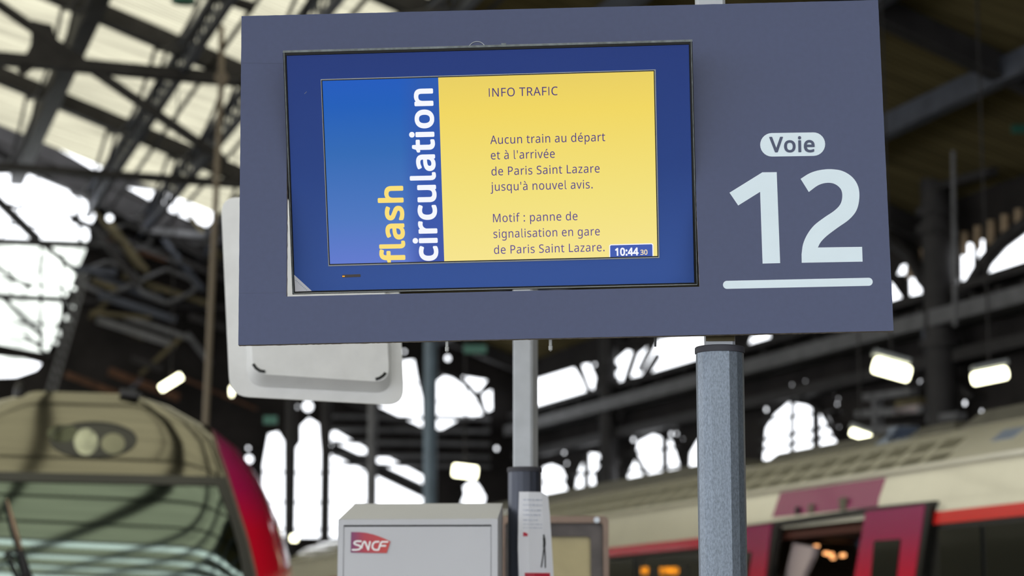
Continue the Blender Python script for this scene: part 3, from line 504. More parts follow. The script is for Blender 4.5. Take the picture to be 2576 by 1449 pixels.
# rafters across the nave
for i, v in enumerate(RAFT):
    for sgn in (-1, 1):
        m = MB()
        a, b = W(0, v, roof_z(0) - .22), W(sgn * U_WALL, v, roof_z(U_WALL) - .22)
        m.beam(a, b, .12, .36)
        m.beam(a - Z * .18, b - Z * .18, .3, .04)
        m.build('rafter', M['iron'], ceiling)
# purlins along the nave: the near left one a deep plate girder, the others latticed
V0, V1 = RAFT[0], V_END
for u in PURL + [2.6] + [-x for x in PURL]:
    m = MB()
    z = roof_z(u) - .1
    if u == 4.49:
        m.beam(W(u, V0, z - .3), W(u, V1, z - .3), .34, .5)
        m.build('purlin', M['iron'], ceiling)
        continue
    if u < 0 or u == 2.6 or u >= 11:
        m.beam(W(u, V0, z - .16), W(u, V1, z - .16), .22, .34)
        m.build('purlin', M['iron_blue'] if u >= 11 else M['iron'], ceiling)
        continue
    for du, dz in ((0, -.15), (.04, -.62)):
        m.beam(W(u + du, V0, z + dz), W(u + du, V1, z + dz), .15, .1)
    v = V0
    k = 0
    while v < V1 - .4:
        zz = (z - .15, z - .62) if k % 2 == 0 else (z - .62, z - .15)
        m.beam(W(u + .02, v, zz[0]), W(u + .02, v + .4, zz[1]), .05, .05)
        v += .4
        k += 1
    m.build('purlin', M['iron_blue'], ceiling)
    c = MB()
    c.tube([W(u + .55, V0, z - .5), W(u + .55, V1, z - .5)], .045, 6)
    c.build('roof_cable', M['iron'], ceiling)
# bowed tension rods under the near purlins, one pair to a bay
for u in (4.49, 6.27, 7.64, 9.2):
    for v0, v1 in zip(RAFT[6:], RAFT[7:]):
        for du in (-.5, -.28):
            m = MB()
            m.tube([W(u + du, v0 + (v1 - v0) * t, roof_z(u) - .3 - 2.4 * t * (1 - t)) for t in [i / 10 for i in range(11)]], .035, 6)
            m.build('tension_rod', M['iron'], ceiling)
# trusses hung under the rafters: tie beams, raking struts, gussets
def vbar(v, p, q, wd, dp, mt='iron', name='tie_beam', par=None):
    a, b = on_v(*p, v), on_v(*q, v)
    m = MB()
    m.beam(W(a[0], v, a[1]), W(b[0], v, b[1]), dp, wd, up=V.cross(W(b[0] - a[0], 0, b[1] - a[1])))
    return m.build(name, M[mt], par or ceiling)
vbar(40.7, (-260, 125), (620, 203), .22, .3)
vbar(40.7, (-120, -70), (560, 402), .14, .24, name='strut')
vbar(47.9, (-200, 405), (640, 466), .15, .3)
vbar(47.9, (-40, -10), (150, 100), .12, .2, name='strut')
vbar(47.9, (160, 108), (420, 150), .07, .2, name='strut')
vbar(55.0, (-60, 300), (250, 480), .75, .3, name='tie_beam')
vbar(55.0, (240, 470), (640, 690), .7, .3, name='tie_beam')
vbar(55.0, (150, 440), (640, 500), .16, .3, name='tie_beam')
def vplate(v, pts, name, mt='iron', th=.08, par=None, holes=()):
    lo = [on_v(*p, v) for p in pts]
    hs = [[on_v(*p, v) for p in h] for h in holes]
    m = MB()
    m.sheet([lo] + hs, lambda a, b: W(a, v, b), th, V)
    return m.build(name, M[mt], par or ceiling)
vplate(40.6, [(80, 50), (132, 62), (140, 95), (190, 130), (205, 150), (160, 175), (110, 150), (60, 190), (44, 176), (78, 110)], 'gusset')
vplate(47.8, [(235, 165), (300, 180), (300, 215), (270, 250), (222, 205)], 'gusset')
vplate(47.8, [(350, 160), (330, 138), (370, 140)], 'gusset')
hub = MB().tube([at(557, 196, 39.2), at(557, 196, 39.5)], .13, 14)
hub.build('tie_hub', M['cable'], ceiling)
rod = MB().tube([at(557, -60, 39.4), at(557, 196, 39.4), at(511, 1200, 39.4)], .06, 8)
rod.build('suspension_rod', M['cable'], ceiling)
for p, q in (((640, 20), (455, -40)), ((1500, -20), (1980, 60)), ((2215, 95), (2620, 215)), ((2230, 60), (2420, -40)), ((2300, 120), (2600, 20))):
    vbar(36.0, p, q, .14, .2, name='strut')
r2 = MB().tube([at(2398, 380, 33), at(2403, 820, 33)], .035, 6)
r2.build('hanger', M['iron_grey'], ceiling)

# ---------------------------------------------------------------- end gable, far across the tracks
def uz(p):
    return on_v(p[0], p[1], V_END)
def disc(x, y, r=5, n=8):
    return [(x + r * math.cos(2 * math.pi * i / n), y + r * math.sin(2 * math.pi * i / n)) for i in range(n)]
GH = [
    [(-90, 440), (60, 436), (132, 452), (190, 486), (240, 520), (238, 548), (222, 575), (225, 600), (212, 640), (190, 690),
     (168, 745), (150, 800), (132, 860), (118, 888), (60, 878), (0, 866), (-90, 840)],
    [(-90, 892), (0, 896), (60, 902), (104, 914), (92, 930), (40, 948), (-90, 952)],
    [(662, 1352), (662, 1170), (676, 1092), (700, 1086), (715, 1110), (715, 1352)],
    [(738, 1352), (738, 1138), (757, 1112), (757, 1072), (778, 1052), (802, 1066), (804, 1100), (808, 1140), (808, 1352)],
    [(830, 1352), (830, 1092), (842, 1082), (922, 1128), (922, 1352)],
    [(944, 1352), (944, 1148), (960, 1142), (1064, 1196), (1064, 1352)],
    [(1012, 908), (1042, 905), (1050, 950), (1062, 1000), (1064, 1088), (1000, 1054), (952, 1020), (990, 1020), (1012, 992)],
    [(1096, 1078), (1096, 962), (1122, 943), (1160, 962), (1198, 1004), (1217, 1042), (1180, 1052), (1140, 1072), (1110, 1082)],
    [(1162, 946), (1226, 956), (1204, 986), (1184, 976)],
    [(1214, 992), (1238, 980), (1239, 1030), (1224, 1035)],
    [(1170, 1242), (1166, 1225), (1180, 1214), (1198, 1212), (1210, 1228), (1222, 1250), (1218, 1268), (1160, 1268)],
]
for x, y, r in ((180, 488, 7), (205, 508, 8), (262, 512, 6), (276, 548, 9), (232, 592, 6), (206, 692, 8), (205, 648, 5), (186, 726, 6),
                (182, 772, 6), (170, 800, 8), (150, 838, 8), (140, 862, 6), (120, 892, 6), (112, 920, 10), (260, 588, 5),
                (745, 1023, 6), (775, 1022, 13), (625, 1127, 4), (627, 1155, 10), (1127, 901, 7),
                (1018, 884, 4), (690, 1098, 4), (1250, 1128, 5), (1262, 1126, 6), (1258, 870, 4)):
    GH.append(disc(x, y, r))
def tidy(hs):                 # keep small gaps only where they stay clear of every other opening
    big = [h for h in hs if len(h) != 8 or max(p[0] for p in h) - min(p[0] for p in h) > 30]
    out = list(big)
    for h in hs:
        if any(h is b for b in big): continue
        cx_, cy_ = sum(p[0] for p in h) / 8, sum(p[1] for p in h) / 8
        r_ = max(p[0] for p in h) - cx_ + 2
        ring = [(cx_ + r_ * math.cos(t), cy_ + r_ * math.sin(t)) for t in [i * math.pi / 8 for i in range(16)]]
        if any(inside(p, b) for b in out for p in ring) or any(inside(p, ring) for b in out for p in b):
            continue
        out.append(h)
    return out
GH = tidy(GH)
wall_rear = empty('wall_rear', (0, 0, 0), None, None, kind='structure')
outer = [(-U_WALL, 0), (U_WALL, 0), (U_WALL, roof_z(U_WALL) + .1), (0, roof_z(0) + .1), (-U_WALL, roof_z(U_WALL) + .1)]
m = MB()
m.sheet([outer] + [[uz(p) for p in h] for h in GH], lambda a, b: W(a, V_END, b), .06, V)
m.build('gable_wall', M['sooty'], wall_rear)
m = MB()
m.sheet([[uz(p) for p in ((-100, 590), (262, 600), (225, 720), (180, 860), (130, 905), (-100, 905))]], lambda a, b: W(a, V_END + .3, b), .02, V)
m.build('dusty_glazing', M['sheet_glass'], wall_rear)
def gbar(p, q, wd, mt='iron', name='glazing_bar', v=None, dp=.14):
    return vbar(V_END - .12 if v is None else v, p, q, wd, dp, mt, name, wall_rear)
for p, q, wd in (((-80, 604), (640, 634), .17), ((-80, 742), (600, 775), .15), ((-80, 498), (200, 545), .07), ((-60, 450), (96, 604), .24),
                 ((96, 604), (260, 740), .12), ((-60, 640), (80, 728), .09), ((10, 752), (110, 850), .1), ((-60, 806), (160, 818), .05),
                 ((103, 620), (103, 880), .07), ((158, 640), (155, 870), .06), ((-60, 690), (200, 735), .04), ((100, 440), (-10, 620), .04),
                 ((60, 840), (130, 900), .08), ((195, 500), (203, 620), .08), ((-60, 880), (40, 935), .07), ((30, 640), (30, 740), .03),
                 ((-80, 560), (190, 575), .03), ((130, 620), (60, 740), .03), ((-60, 846), (140, 866), .03)):
    gbar(p, q, wd)
for y in (1187, 1262, 1330):
    gbar((660, y), (716, y + 1), .05); gbar((736, y + 2), (810, y + 3), .05); gbar((828, y), (924, y), .03)
gbar((832, 1128), (1066, 1240), .26, 'iron', 'raking_beam')
gbar((832, 1112), (1066, 1222), .05, 'iron_grey', 'raking_beam')
gbar((1012, 960), (1062, 968), .03); gbar((1100, 1010), (1200, 1014), .03); gbar((1100, 1046), (1210, 1046), .02)
for y in (1048, 1080, 1112, 1145, 1168):          # pale horizontal slats high in the gable
    gbar((838, y), (1232, y + 6), .09, 'iron_grey', 'slat', v=V_END - .3)
gbar((1095, 1100), (1180, 1052), .2, 'iron', 'raking_beam'); gbar((870, 1000), (1100, 1108), .3, 'iron', 'raking_beam')
arc = MB().tube([W(*((on_v(x, y, V_END - .2))[0], V_END - .2, (on_v(x, y, V_END - .2))[1])) for x, y in
                 ((1105, 935), (1140, 945), (1178, 970), (1205, 1005), (1222, 1045), (1228, 1090))], .08, 6)
arc.build('arched_rib', M['iron'], wall_rear)
# clutter of brown and grey members of the halls beyond, in front of the gable
for i in range(34):
    x, y = random.uniform(230, 560), random.uniform(560, 990)
    L_ = random.uniform(60, 240)
    s = random.choice((.33, .38, .42, -.9, 1.3, .1))
    dx = L_ / math.hypot(1, s)
    gbar((x - dx / 2, y - s * dx / 2), (x + dx / 2, y + s * dx / 2), random.uniform(.06, .2),
         random.choice(('rust', 'olive', 'iron_blue', 'iron', 'iron', 'iron_grey')), 'brace', v=V_END - random.uniform(.3, 1.6), dp=.08)
for x, y, s in ((270, 700, 1), (420, 720, 1), (320, 600, .8)):       # rounded openings with pale edges
    pts = [on_v(x + 55 * s * math.cos(t) ** 3 + 20 * math.cos(t), y + 30 * s * math.sin(t) + 12 * math.sin(t), V_END - .8) for t in [2 * math.pi * i / 16 for i in range(17)]]
    MB().tube([W(a, V_END - .8, b) for a, b in pts], .06, 6).build('brace', M['iron_grey'], wall_rear)
mast = MB()
p0, p1, q0, q1 = [on_v(x, y, 52) for x, y in ((205, 690), (118, 985), (222, 690), (138, 985))]
for a, b in ((p0, p1), (q0, q1)):
    mast.beam(W(a[0], 52, a[1]), W(b[0], 52, b[1]), .05, .05)
for i in range(14):
    t, t2 = i / 14, (i + 1) / 14
    a = [p0[j] + (p1[j] - p0[j]) * t for j in (0, 1)]
    b = [q0[j] + (q1[j] - q0[j]) * t2 for j in (0, 1)]
    mast.beam(W(a[0], 52, a[1]), W(b[0], 52, b[1]), .04, .04)
mast.build('lattice_strut', M['iron_grey'], wall_rear)

# pillars between the tracks
def pillar(px, ytop, ybot, D, r, mt, label, grp=None):
    a = at(px, ybot, D)
    e = empty('iron_column', (a.x, a.y, 0), label, 'column', grp, kind='structure')
    top = at(px, ytop, D).z
    MB().tube([(a.x, a.y, .3), (a.x, a.y, top)], r, 14).build('shaft', M[mt], e, smooth='auto')
    MB().tube([(a.x, a.y, 0), (a.x, a.y, .3)], r * 1.5, 14).build('plinth', M['iron'], e, smooth='auto')
    MB().tube([(a.x, a.y, top - .5), (a.x, a.y, top - .1), (a.x, a.y, top)], [r * 1.05, r * 1.5, r * 1.7], 14).build('capital', M['iron'], e, smooth='auto')
    return e
pillar(935, 760, 1300, 44, .1, 'iron_grey', 'slim grey iron column behind the grey metal cabinet')
pillar(1081, 790, 1300, 40, .125, 'pillar', 'pale blue iron column right of the slim grey one')
pillar(817, 900, 1330, 50, .12, 'iron', 'dark iron column between two bright end windows')
pillar(727, 880, 1330, 50, .12, 'iron', 'dark iron column nearest the red edge of the train nose')

# ---------------------------------------------------------------- side arcade on the right
wall_right = empty('wall_right', (0, 0, 0), None, None, kind='structure')
def vz(p):
    return on_u(p[0], p[1], U_WALL)
AH = [
    [(1325, 960), (1353, 952), (1440, 925), (1455, 930), (1476, 972), (1478, 986), (1353, 1024), (1325, 1033)],
    [(1460, 918), (1482, 914), (1498, 950), (1492, 984), (1480, 975)],
    [(1545, 964), (1546, 905), (1575, 880), (1590, 885), (1582, 935), (1568, 958)],
    [(1582, 950), (1602, 890), (1642, 858), (1700, 848), (1770, 838), (1770, 898), (1640, 938)],
    [(1878, 872), (1884, 850), (1932, 836), (1938, 848), (1905, 866)],
    [(2200, 770), (2230, 700), (2246, 716), (2268, 748)],
    [(2284, 745), (2282, 692), (2298, 660), (2314, 662), (2318, 738)],
    [(2252, 690), (2262, 668), (2280, 664), (2278, 690)],
    [(2324, 720), (2326, 700), (2336, 706), (2334, 724)],
    [(2378, 720), (2380, 628), (2392, 612), (2404, 616), (2408, 712)],
    [(2413, 708), (2412, 616), (2440, 610), (2448, 618), (2448, 698)],
    [(2454, 660), (2452, 604), (2478, 602), (2476, 632), (2462, 662)],
    [(2480, 688), (2502, 640), (2534, 604), (2580, 572), (2680, 530), (2680, 622), (2580, 656)],
    [(1362, 1262), (1362, 1176), (1385, 1168), (1412, 1178), (1422, 1200), (1419, 1216), (1428, 1236), (1415, 1250), (1390, 1262)],
    [(1443, 1246), (1446, 1210), (1454, 1178), (1477, 1140), (1506, 1142), (1512, 1165), (1494, 1190), (1500, 1244), (1470, 1256)],
    [(1536, 1250), (1537, 1222), (1548, 1216), (1560, 1224), (1560, 1250)],
    [(1572, 1252), (1576, 1192), (1596, 1152), (1600, 1112), (1640, 1092), (1690, 1110), (1707, 1165), (1710, 1198), (1668, 1225), (1640, 1240)],
    [(1729, 1196), (1732, 1140), (1752, 1106), (1790, 1090), (1790, 1190)],
    [(1914, 1164), (1922, 1078), (1945, 1042), (1980, 1012), (2040, 1022), (2084, 1050), (2110, 1100), (2110, 1126)],
    [(1362, 1290), (1362, 1270), (1392, 1264), (1400, 1272)],
]
for x, y, r in ((1417, 1138, 5), (1489, 1112, 5), (1591, 1106, 6), (1662, 1073, 6), (1697, 1071, 5), (1686, 1092, 6), (1494, 917, 5),
                (1546, 1202, 5), (1500, 1200, 5), (1953, 990, 5), (1972, 996, 6), (1925, 1030, 6), (2040, 988, 5), (2050, 980, 4), (2076, 965, 5),
                (2092, 1056, 5), (2424, 1014, 7), (2434, 1022, 6), (2466, 1035, 6), (1936, 1048, 5), (2312, 962, 7), (2108, 1074, 4), (2008, 1010, 5), (2060, 1030, 5)):
    AH.append(disc(x, y, r))
for i in range(46):                    # pierced ornament around the heads of the openings
    cx_, cy_, rx_, ry_ = random.choice(((2012, 1075, 115, 95), (1640, 1150, 88, 80), (1480, 1190, 60, 75), (1640, 895, 120, 60)))
    t = math.pi * random.uniform(1.02, 1.98)
    k = random.uniform(.98, 1.25)
    AH.append(disc(cx_ + rx_ * k * math.cos(t), cy_ + ry_ * k * math.sin(t), random.uniform(3, 5)))
AH = tidy(AH)
outer = [(-30, 0), (V_END, 0), (V_END, roof_z(U_WALL)), (-30, roof_z(U_WALL))]
m = MB()
m.sheet([outer] + [[vz(p) for p in h] for h in AH], lambda a, b: W(U_WALL, a, b), .05, U)
m.build('arcade_wall', M['sooty'], wall_right)
def ubar(p, q, wd, mt='iron', name='brace', off=.15, dp=.16):
    a, b = on_u(*p, U_WALL - off), on_u(*q, U_WALL - off)
    m = MB()
    m.beam(W(U_WALL - off, *a), W(U_WALL - off, *b), dp, wd, up=U.cross(W(0, b[0] - a[0], b[1] - a[1])))
    return m.build(name, M[mt], wall_right)
ubar((1290, 1085), (2700, 716), .26, 'iron_grey', 'girder_flange', .5, .5)
ubar((1290, 1048), (2700, 645), .12, 'iron', 'girder', .3, .3)
ubar((1300, 1150), (2700, 830), .2, 'iron', 'girder', .3, .3)
for i in range(20):
    x = 1330 + i * 66
    y = 1064 - (x - 1290) * .272
    ubar((x, y + 22), (x - 1, y - 12), .07, 'iron', 'girder_stiffener', .42, .12)
for x, y0, y1, rr in ((1532, 820, 1300, .2), (2372, 430, 1060, .26)):
    v, z = on_u(x, y1, U_WALL - .5)
    v2, z2 = on_u(x, y0, U_WALL - .5)
    MB().tube([W(U_WALL - .5, v, 0), W(U_WALL - .5, v, z2)], rr, 12).build('arcade_column', M['iron'], wall_right, smooth='auto')
    for dz in (1.2, 3.1, 3.4):
        MB().tube([W(U_WALL - .5, v, z + dz), W(U_WALL - .5, v, z + dz + .14)], rr * 1.35, 12).build('column_ring', M['iron'], wall_right, smooth='auto')
for pts, r_ in ((((1532, 1140), (1548, 1080), (1575, 1020), (1620, 950), (1655, 895)), .09), (((1600, 880), (1580, 940), (1562, 1000)), .08),
              (((1594, 1135), (1618, 1180), (1640, 1232)), .07), (((1452, 925), (1470, 955), (1484, 990)), .07),
              (((2400, 760), (2440, 720), (2480, 655), (2520, 610), (2580, 565), (2660, 530)), .13),
              (((2372, 760), (2320, 700), (2290, 640), (2240, 600)), .13), (((2445, 1000), (2400, 960), (2340, 945), (2300, 990)), .06),
              (((1480, 1292), (1500, 1255), (1522, 1215)), .09), (((1920, 1070), (1950, 1015), (2010, 1000), (2070, 1040), (2110, 1110)), .05),
              (((1995, 990), (1993, 1080), (1992, 1170)), .05), (((1650, 850), (1610, 930)), .08)):
    c = [on_u(x, y, U_WALL - .25) for x, y in pts]
    MB().tube([W(U_WALL - .25, *q) for q in c], r_, 7).build('arch_rib', M['iron'], wall_right, smooth=True)
for i in range(9):                     # tan cast-iron arcading under the eaves
    x = 2290 + i * 34
    ubar((x, 640 - (x - 2290) * .42), (x - 1, 700 - (x - 2290) * .42), .1, 'tan', 'small_column', .1, .08)
for x0, x1, y in ((2052, 2054, 1020), (1672, 1674, 1100), (1475, 1476, 1140)):
    ubar((x0, y), (x1, y + 160), .025, 'iron', 'mullion')
ubar((1575, 1190), (1712, 1172), .04); ubar((1915, 1060), (2110, 1030), .03); ubar((1362, 1214), (1425, 1208), .05); ubar((1440, 1196), (1512, 1186), .06)
ubar((1580, 1140), (1712, 1125), .04); ubar((1915, 1108), (2110, 1068), .04); ubar((1915, 1132), (2110, 1094), .04, 'iron')
for p, q, mt in (((2180, 1000), (2300, 985), 'iron_grey'), ((2160, 1042), (2330, 1030), 'iron_grey'), ((2170, 1085), (2300, 1078), 'iron_grey'), ((2206, 990), (2210, 1090), 'iron_grey'),
                 ((2262, 1018), (2320, 1008), 'olive'), ((2258, 1036), (2318, 1028), 'pale'), ((1780, 960), (1900, 930), 'iron_blue'), ((2340, 1052), (2420, 1046), 'iron_grey'),
                 ((2480, 760), (2576, 735), 'iron_blue'), ((2330, 820), (2344, 900), 'iron_blue'), ((2365, 470), (2500, 430), 'iron')):
    ubar(p, q, .12, mt, 'brace', .6)

# ================================================================== lamps
def lamp(px, py, D, lx, r, slope, label, case=True, grp=None, case_dir=1):
    c = at(px, py, D)
    e = empty('hanging_lamp', c, label, 'lamp', grp)
    d = (at(px + 100, py + 100 * slope, D) - c).normalized()
    a, b = c - d * lx / 2, c + d * lx / 2
    MB().tube([a, a + d * .02, b - d * .02, b], [r * .8, r, r, r * .8], 12).build('lit_tube', M['tube'], e, smooth='auto')
    if case:
        k = Vector((0, 0, r * 1.25 + .03))
        MB().beam(a + k, b + k, r * 2.6, .06).build('casing', M['lampcase'], e)
    MB().tube([c + Z * r, (c.x, c.y, roof_z(c.dot(U)) - .1)], .015, 5).build('hanger', M['iron'], e)
    return e
lamp(430, 962, 44, .5, .075, -.62, 'lit tube lamp hanging over the left train', case=False)
lamp(583, 984, 47, .06, .12, 0, 'small round lit lamp beside the corner of the white board', case=False)
lamp(1170, 1186, 34, .38, .1, .12, 'oval lit lamp above the grey cabinet', case=False)
lamp(2243, 930, 27, .46, .1, .28, 'wide lit lamp just below right corner of the sign')
lamp(2490, 946, 27, .44, .08, -.2, 'slanted lit lamp with a grey casing at the right edge')
lamp(2166, 1095, 30, .3, .05, .35, 'small slanted lit lamp over the right-hand coach roof')
lamp(740, 1354, 38, .12, .06, .05, 'small lit lamp low beside the red train edge', case=False)
g = empty('bell_lamp', at(462, -2, 30), 'green bell lamp cut by the top edge', 'lamp')
c = at(462, -2, 30)
MB().tube([c + Z * .16, c + Z * .1, c + Z * .02, c - Z * .05, c - Z * .06], [.03, .1, .16, .18, .13], 16).build('shade', M['green'], g, smooth='auto')
MB().tube([c + Z * .14, c + Z * .9], .015, 6).build('hanger', M['iron'], g)
for x, y, L_, lab in ((1195, 884, .34, 'small green lit plate under the sign, left of the pale post'), (2570, 330, .3, 'green fitting on the dark roof at the right edge'),
                  (1120 - 440, 1062, .2, 'dim green fitting between the dark columns')):
    c = at(x, y, 32)
    e = MB().beam(c - Vector((L_ / 2, 0, -.03)), c + Vector((L_ / 2, 0, .03)), .06, .12).build('green_fitting', M['green'])
    tag(e, lab, 'fitting')

# ================================================================== right-hand coach
UC = 7.77
VA, VB = 8.5, 38.0
def sv(px, py):
    return on_u(px, py, UC)
zs_t, zs_b = sv(2576, 1263)[1], sv(2576, 1297)[1]
z_gut = sv(2576, 1141)[1] + .02
LEAN = .12
coach = empty('train_coach', W(UC + 1.4, (VA + VB) / 2, 0), 'cream, crimson and purple coach with an open door, on the right', 'train')
def upnorm():
    return (Z * LEAN + U * -(z_gut - zs_t)).normalized()
def up(px, py):               # point on the leaning upper side, as (v, z)
    p = on_plane(px, py, W(UC, 0, zs_t), upnorm())
    return p.dot(V), p.z
def upt(v, z, off=0.):
    return W(UC + LEAN * (z - zs_t) / (z_gut - zs_t) - off, v, z)
def strip(name, mt, prof, v0, v1, par=None, smooth=True, n=14):
    m = MB()
    m.grid([[W(u, v0 + (v1 - v0) * i / n, z) for i in range(n + 1)] for u, z in prof])
    return m.build(name, M[mt], par or coach, smooth=smooth)
v_d0, v_d1 = sv(1952, 1400)[0], sv(2180, 1400)[0]      # the doorway, far side to near side
zd = sv(2200, 1276)[1]
# lower side in two lengths either side of the doorway, black glazed band, crimson stripe
zw_b = 1.35
for v0, v1 in ((VA, v_d1), (v_d0, VB)):
    strip('side_panel', 'coach', [(UC + .02, .05), (UC, .4), (UC, zw_b)], v0, v1)
    strip('window_band', 'doorframe', [(UC + .012, zw_b), (UC + .012, zs_b)], v0, v1)
m = MB(); m.grid([[W(UC - .006, v, z) for v in (VA, sv(2351, 1400)[0])] for z in (zs_b, zs_t)]); m.build('stripe', M['stripe2'], coach)
m = MB(); m.grid([[W(UC - .006, v, z) for v in (sv(1880, 1400)[0], VB)] for z in (zs_b, zs_t)]); m.build('stripe', M['stripe'], coach)
for i in range(14):             # window panes
    v0 = v_d0 + 1.6 + i * 1.75
    if v0 + 1.5 > VB: break
    m = MB(); m.frame_box(W(UC + .004, v0 + .75, (zw_b + zs_b) / 2), U * .01, V * .72, Z * ((zs_b - zw_b) / 2 - .05)); m.build('window_pane', M['glass_dark'], coach)
vw = sv(2362, 1400)[0]
for a, b in ((vw - .62, vw - .02), (vw - 1.9, vw - .68), (vw - 3.2, vw - 1.96)):
    m = MB(); m.frame_box(W(UC + .004, (a + b) / 2, (zw_b + zs_b) / 2), U * .012, V * ((b - a) / 2), Z * ((zs_b - zw_b) / 2 - .04)); m.build('window_pane', M['glass_dark'], coach)
# leaning cream upper side, gutter, shoulder, roof
strip('coach_side', 'coach', [(UC, zs_t), (UC + LEAN * .35, zs_t + (z_gut - zs_t) * .45), (UC + LEAN, z_gut)], VA, VB)
m = MB(); m.beam(W(UC + LEAN - .02, VA, z_gut + .01), W(UC + LEAN - .02, VB, z_gut + .01), .04, .03); m.build('gutter', M['coach'], coach)
SH0, SH1 = (UC + LEAN, z_gut + .02), (UC + .46, z_gut + .27)
strip('shoulder', 'coach', [SH0, SH1, (UC + .75, SH1[1] + .1)], VA, VB)
strip('roof', 'coach_roof', [(UC + .75, SH1[1] + .1), (UC + 1.5, SH1[1] + .18), (UC + 2.9, z_gut)], VA, VB)
strip('coach_side', 'coach', [(UC + 2.9, z_gut), (UC + 2.9, .05)], VA, VB)
for v, nm in ((VA, 'end_wall'), (VB, 'end_wall')):
    m = MB(); m.add([W(UC, v, .05), W(UC, v, zs_t), W(*SH0[:1], v, SH0[1]), W(UC + .75, v, SH1[1] + .1), W(UC + 1.5, v, SH1[1] + .18), W(UC + 2.9, v, z_gut), W(UC + 2.9, v, .05)], [tuple(range(7))])
    m.build(nm, M['coach'], coach)
def shp(t, v, off=.006):
    n_ = Vector((-(SH1[1] - SH0[1]), SH1[0] - SH0[0]))
    n_.normalize()
    return W(SH0[0] + (SH1[0] - SH0[0]) * t + n_.x * off, v, SH0[1] + (SH1[1] - SH0[1]) * t + n_.y * off)
v0 = sv(2455, 1140)[0]
for i in range(26):             # two rows of roof grilles
    a = v0 + .42 * i
    for row, (t0, t1) in enumerate(((.1, .34), (.52, .84))):
        if row == 0 and (i < 2 or i % 2 == 3): continue
        if row == 1 and i in (1,): continue
        sh = -.1 if row == 0 else 0
        m = MB()
        ps = [shp(t0, a + sh), shp(t0, a + .3 + sh), shp(t1, a + .3 + sh), shp(t1, a + sh)]
        qs = [shp(t0, a + sh, -.01), shp(t0, a + .3 + sh, -.01), shp(t1, a + .3 + sh, -.01), shp(t1, a + sh, -.01)]
        m.add(ps + qs, [(0, 1, 2, 3), (4, 7, 6, 5), (0, 4, 5, 1), (1, 5, 6, 2), (2, 6, 7, 3), (3, 7, 4, 0)])
        m.build('roof_grille', M['coach_blue'] if (i == 0 and row == 1) else M['coach_vent'], coach)
# equipment on the roof
for va, vb, ua, ub, h, mt in ((VA, sv(2440, 1100)[0], .62, 2.2, .1, 'coach_blue'), (sv(2470, 1100)[0], sv(2190, 1150)[0], .7, 2.4, .17, 'coach_roof'),
                              (sv(2200, 1150)[0], sv(2040, 1180)[0], .75, 2.3, .14, 'coach_roof'), (sv(2062, 1175)[0], sv(2008, 1180)[0], .66, 1.1, .17, 'coach_blue'),
                              (sv(2005, 1180)[0], sv(1700, 1230)[0], .8, 2.2, .16, 'coach_roof'), (sv(1640, 1230)[0], 30, .8, 2.2, .2, 'coach_roof')):
    m = MB()
    zb = SH1[1] + .05
    c0 = [W(UC + ua, va + .1, zb), W(UC + ub, va + .1, zb), W(UC + ub, vb, zb), W(UC + ua, vb, zb)]
    c1 = [W(UC + ua + .15, va + .35, zb + h), W(UC + ub - .1, va + .35, zb + h), W(UC + ub - .1, vb - .25, zb + h), W(UC + ua + .15, vb - .25, zb + h)]
    m.add(c0 + c1, [(0, 3, 2, 1), (4, 5, 6, 7), (0, 1, 5, 4), (1, 2, 6, 5), (2, 3, 7, 6), (3, 0, 4, 7)])
    m.build('roof_fairing', M[mt], coach)
# purple header over the doorway
pts = [up(*p) for p in ((1966, 1239), (2229, 1201), (2210, 1274), (1945, 1302))]
m = MB(); m.sheet([pts], lambda a, b: upt(a, b, .012), .03, U)
m.build('door_header', M['purple'], coach)
for (x, y), s, mt in (((2048, 1280), .035, 'coach_vent'), ((2128, 1268), .05, 'coach_vent'), ((2013, 1285), .03, 'black')):
    p = up(x, y)
    m = MB(); m.frame_box(upt(p[0], p[1], .02), U * .015, V * s, Z * s); m.build('header_fitting', M[mt], coach)
pts = [sv(*p) for p in ((1880, 1322), (1953, 1312), (2212, 1274), (2357, 1260), (2357, 1272), (2212, 1288), (1953, 1326), (1880, 1336))]
m = MB(); m.sheet([pts], lambda a, b: W(UC - .03, a, b), .05, U); m.build('door_track', M['doorframe'], coach)
# the two leaves of the sliding door
def leaf(corners, win, lab=None):
    m = MB(); m.sheet([[sv(*p) for p in corners]], lambda a, b: W(UC - .05, a, b), .045, U)
    o = m.build('door_leaf', M['doorleaf'], coach)
    g_ = MB(); g_.sheet([[sv(*p) for p in win]], lambda a, b: W(UC - .056, a, b), .01, U)
    g_.build('door_glass', M['glass_dark'], o)
def drop(px, py, zb):         # a point straight below (px, py) on the side plane at height zb
    v, z = sv(px, py)
    q = W(UC, v, zb) - EYE
    d = q.y * math.cos(PITCH) + q.z * math.sin(PITCH)
    return CX + FPX * q.x / d, CY - FPX * (-q.y * math.sin(PITCH) + q.z * math.cos(PITCH)) / d
leaf([(2192, 1286), (2342, 1270), (2316, 1449), drop(2316, 1449, .15), drop(2164, 1449, .15), (2164, 1449)],
     [(2215, 1360), (2282, 1356), (2272, 1449), drop(2272, 1449, 1.1), drop(2207, 1449, 1.1), (2207, 1449)])
leaf([(1872, 1328), (1953, 1318), (1938, 1449), drop(1938, 1449, .15), drop(1850, 1449, .15), (1862, 1449)],
     [(1872, 1392), (1906, 1388), (1896, 1449), drop(1896, 1449, 1.1), drop(1862, 1449, 1.1), (1866, 1449)])
m = MB(); m.sheet([[sv(*p) for p in ((2342, 1270), (2357, 1264), (2330, 1449), drop(2330, 1449, .15), drop(2316, 1449, .15), (2316, 1449))]], lambda a, b: W(UC - .045, a, b), .05, U)
m.build('door_edge', M['doorframe'], coach)
